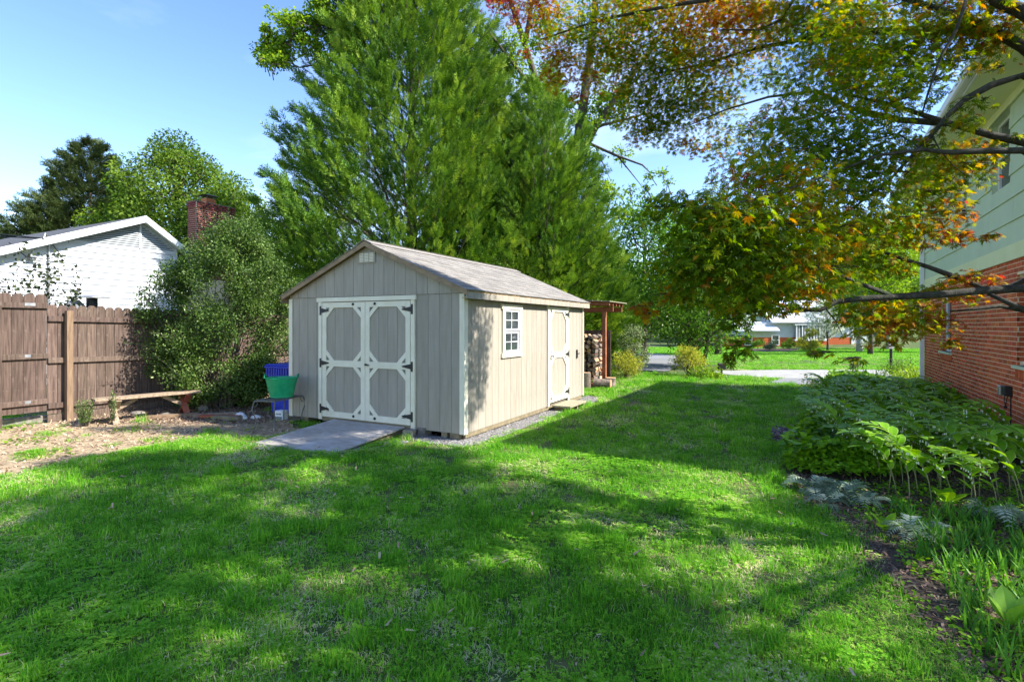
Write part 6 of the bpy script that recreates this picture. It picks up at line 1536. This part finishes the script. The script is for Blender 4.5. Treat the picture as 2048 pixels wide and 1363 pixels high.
l_.new(cr.outputs[0], p_.inputs['Base Color']); tr_ = n_.new('ShaderNodeBsdfTranslucent'); hs_ = n_.new('ShaderNodeHueSaturation'); hs_.inputs['Value'].default_value = 2.0; l_.new(cr.outputs[0], hs_.inputs['Color']); l_.new(hs_.outputs[0], tr_.inputs[0])
ms_ = n_.new('ShaderNodeMixShader'); ms_.inputs[0].default_value = .38; l_.new(p_.outputs[0], ms_.inputs[1]); l_.new(tr_.outputs[0], ms_.inputs[2]); l_.new(ms_.outputs[0], o_.inputs[0]); M['grass'] = gm
TUFTS = [tuft_mesh(1, 60, .11, .092, .0042), tuft_mesh(2, 60, .11, .060, .0040, 6), tuft_mesh(3, 44, .10, .055, .0042, 26), tuft_mesh(4, 46, .12, .055, .0044, 3, .72), tuft_mesh(5, 64, .07, .14, .0050, 0, .05)]
tobj = []
for me in TUFTS:
    o = bpy.data.objects.new('grass_tuft', me); tobj.append(o)
def instance_group():
    ng = bpy.data.node_groups.new('grass scatter', 'GeometryNodeTree'); ng.interface.new_socket('Geometry', in_out='INPUT', socket_type='NodeSocketGeometry'); ng.interface.new_socket('Geometry', in_out='OUTPUT', socket_type='NodeSocketGeometry')
    gi = ng.nodes.new('NodeGroupInput'); go = ng.nodes.new('NodeGroupOutput'); jn = ng.nodes.new('GeometryNodeJoinGeometry')
    def attr(nm, ty): a = ng.nodes.new('GeometryNodeInputNamedAttribute'); a.data_type = ty; a.inputs['Name'].default_value = nm; return a.outputs['Attribute']
    for i, o in enumerate(tobj):
        oi = ng.nodes.new('GeometryNodeObjectInfo'); oi.inputs['Object'].default_value = o; oi.inputs['As Instance'].default_value = True
        cp = ng.nodes.new('FunctionNodeCompare'); cp.data_type = 'INT'; cp.operation = 'EQUAL'
        ng.links.new(attr('variant', 'INT'), cp.inputs[2]); cp.inputs[3].default_value = i
        ip = ng.nodes.new('GeometryNodeInstanceOnPoints'); ng.links.new(gi.outputs[0], ip.inputs['Points']); ng.links.new(cp.outputs[0], ip.inputs['Selection']); ng.links.new(oi.outputs['Geometry'], ip.inputs['Instance'])
        ng.links.new(attr('rotv', 'FLOAT_VECTOR'), ip.inputs['Rotation']); ng.links.new(attr('scl', 'FLOAT_VECTOR'), ip.inputs['Scale']); ng.links.new(ip.outputs[0], jn.inputs[0])
    ng.links.new(jn.outputs[0], go.inputs[0]); return ng
NG = instance_group()
def scatter_grass(name, label, pts, var, rot, scl):
    n = len(pts); me = bpy.data.meshes.new(name); me.vertices.add(n); me.vertices.foreach_set('co', pts.astype(np.float32).ravel())
    a = me.attributes.new('variant', 'INT', 'POINT'); a.data.foreach_set('value', var.astype(np.int32)); a = me.attributes.new('rotv', 'FLOAT_VECTOR', 'POINT'); a.data.foreach_set('vector', rot.astype(np.float32).ravel()); a = me.attributes.new('scl', 'FLOAT_VECTOR', 'POINT'); a.data.foreach_set('vector', scl.astype(np.float32).ravel())
    me.materials.append(M['grass']); o = link(name, me); md = o.modifiers.new('scatter', 'NODES'); md.node_group = NG; tag(o, label, 'grass', kind='stuff'); return o
r = np.random.default_rng(101)
SHEDP = [shed_pt(-.05, -.03), shed_pt(W_+.05, -.03), shed_pt(W_+.05, D_+.05), shed_pt(-.05, D_+.05)]; SHEDP = [(p.x, p.y) for p in SHEDP]
RAMPP = [shed_pt(RA0, -1.5), shed_pt(RA1, -1.5), shed_pt(RA1, 0), shed_pt(RA0, 0)]; RAMPP = [(p.x, p.y) for p in RAMPP]
HOUSEP = [house_pt(-.02, YA), house_pt(9, YA), house_pt(9, YB), house_pt(-.02, YB)]; HOUSEP = [(p.x, p.y) for p in HOUSEP]
ROADP = [(4.3, 18.6), (8.3, 17), (8.3, 25), (9.9, 30), (9.8, 36), (7.2, 44), (2.6, 44), (7.0, 36), (7.2, 31), (6.3, 27), (5.1, 24), (3.9, 21.5)]
def lawn_pts(y0, y1, dens, margin=.5, xmax=1.08):
    A_ = (y1-y0)*(y0+y1)*xmax; n = int(A_*dens); y = np.sqrt(r.uniform(y0*y0, y1*y1, n)); x = r.uniform(-1, 1, n)*(y*xmax/1.0); P = np.column_stack([x, y]); 
    for pg in (SHEDP, RAMPP, HOUSEP, DRIVE, APRON, ROADP, [tuple(p) for p in GRAVEL]): P = P[~inside(P, pg)]
    inb = inside(P, BED); P = P[~inb | (r.random(len(P)) < .05*(P[:, 1] < 5.5))]
    ind = inside(P, DIRT); nz = np.sin(P[:, 0]*2.1+1.3)*np.cos(P[:, 1]*2.7)+.6*np.sin(P[:, 0]*5.3+P[:, 1]*3.1); P = P[~ind | ((nz > .85) & (r.random(len(P)) < .45)) | (r.random(len(P)) < .02)]
    return P
Ps = []; Sc = []
for (a, b, dn, s_) in ((1.5, 3.0, 300, .8), (3.0, 5.0, 190, .9), (5.0, 8.5, 100, 1.0), (8.5, 14, 46, 1.2), (14, 21, 26, 1.45)):
    q = lawn_pts(a, b, dn); q = q[~((q[:, 0] < -5) & (q[:, 1] > 9.8))]; Ps.append(q); Sc.append(np.full(len(q), s_))
P = np.concatenate(Ps); s0 = np.concatenate(Sc); n = len(P)
def vnoise(x, y, sc_, sd_):
    rg = np.random.default_rng(sd_); o = np.zeros_like(x)
    for k in range(6):
        a = rg.uniform(0, 6.28); f = sc_*rg.uniform(.6, 1.6); o += np.sin((x*math.cos(a)+y*math.sin(a))*f+rg.uniform(0, 6.28))
    return o/6
dry = vnoise(P[:, 0], P[:, 1], 3.2, 3)+.6*vnoise(P[:, 0], P[:, 1], 9, 4); clo = vnoise(P[:, 0], P[:, 1], 2.2, 8)+.3*vnoise(P[:, 0], P[:, 1], 8, 9)
var = np.where(r.random(n) < .5, 0, 1); var = np.where((clo > .18) & (r.random(n) < .75), 2, var); var = np.where((dry > .30) & (r.random(n) < .65), 3, var); var = np.where(r.random(n) < .035, 4, var)
hvar = 1+.35*vnoise(P[:, 0], P[:, 1], 5, 12)
rot = np.column_stack([r.normal(0, .08, n), r.normal(0, .08, n), r.uniform(0, 6.28, n)]); sz = s0*(.8+.4*r.random(n))
scl = np.column_stack([sz, sz, sz*np.clip(hvar, .6, 1.5)*.85])
scatter_grass('grass', 'short green lawn grass with clover and dry patches around the shed', np.column_stack([P, np.array([gz(a, b) for a, b in P])]), var, rot, scl)
print('tufts', n)
# far lawn
n = 15000; y = np.sqrt(r.uniform(19.9**2, 60**2, n)); x = r.uniform(-.15, 1.0, n)*y; P = np.column_stack([x, y]); P = P[~inside(P, ROADP)]; P = P[~inside(P, DRIVE)]
fb = [(p.x, p.y) for p in MBd]; P = P[~inside(P, fb)]; n = len(P); s_ = 1.9*(.8+.4*r.random(n))*np.clip(P[:, 1]/30, .8, 1.8)
scatter_grass('far_grass', 'mown bright green grass on the lawn beyond the driveway', np.column_stack([P, np.array([gz(a, b) for a, b in P])]), np.where(r.random(n) < .5, 0, 1), np.column_stack([np.zeros(n), np.zeros(n), r.uniform(0, 6.28, n)]), np.column_stack([s_*1.5, s_*1.5, s_*.55]))
cover('bed_weeds', 'small green weeds and seedlings creeping over the mulch edge', lambda r0, n: (lambda c: c[inside(c, BED) & (vnoise(c[:, 0], c[:, 1], 6, 21) > -.12)])(np.column_stack([r0.uniform(2.1, 5.0, n), r0.uniform(2.2, 5.6, n)])), 9000, .032, 'seal', 59, lambda c, r0: .01+.05*r0.random(len(c)), kindleaf=BROAD, cat='weeds')
litter('fallen_leaves', 'scattered brown and reddish fallen leaves on the lawn', [(-5, 2), (2.0, 2), (3.5, 7), (3.5, 9), (-4.5, 7.3)], 130, .045, 'chipslight', 66, z0=.075)
# weeds on the dirt
cover('weeds', 'low green weeds sprouting in the bare dirt near the lawn', lambda r0, n: (lambda c: c[inside(c, DIRT) & ((np.sin(c[:, 0]*3.1+1)*np.cos(c[:, 1]*3.7) > .45))])(np.column_stack([r0.uniform(-9.5, -4, n), r0.uniform(4.6, 9.2, n)])), 5200, .045, 'spring', 58, lambda c, r0: .01+.05*r0.random(len(c)), kindleaf=BROAD, cat='weeds')
bpy.context.view_layer.update()
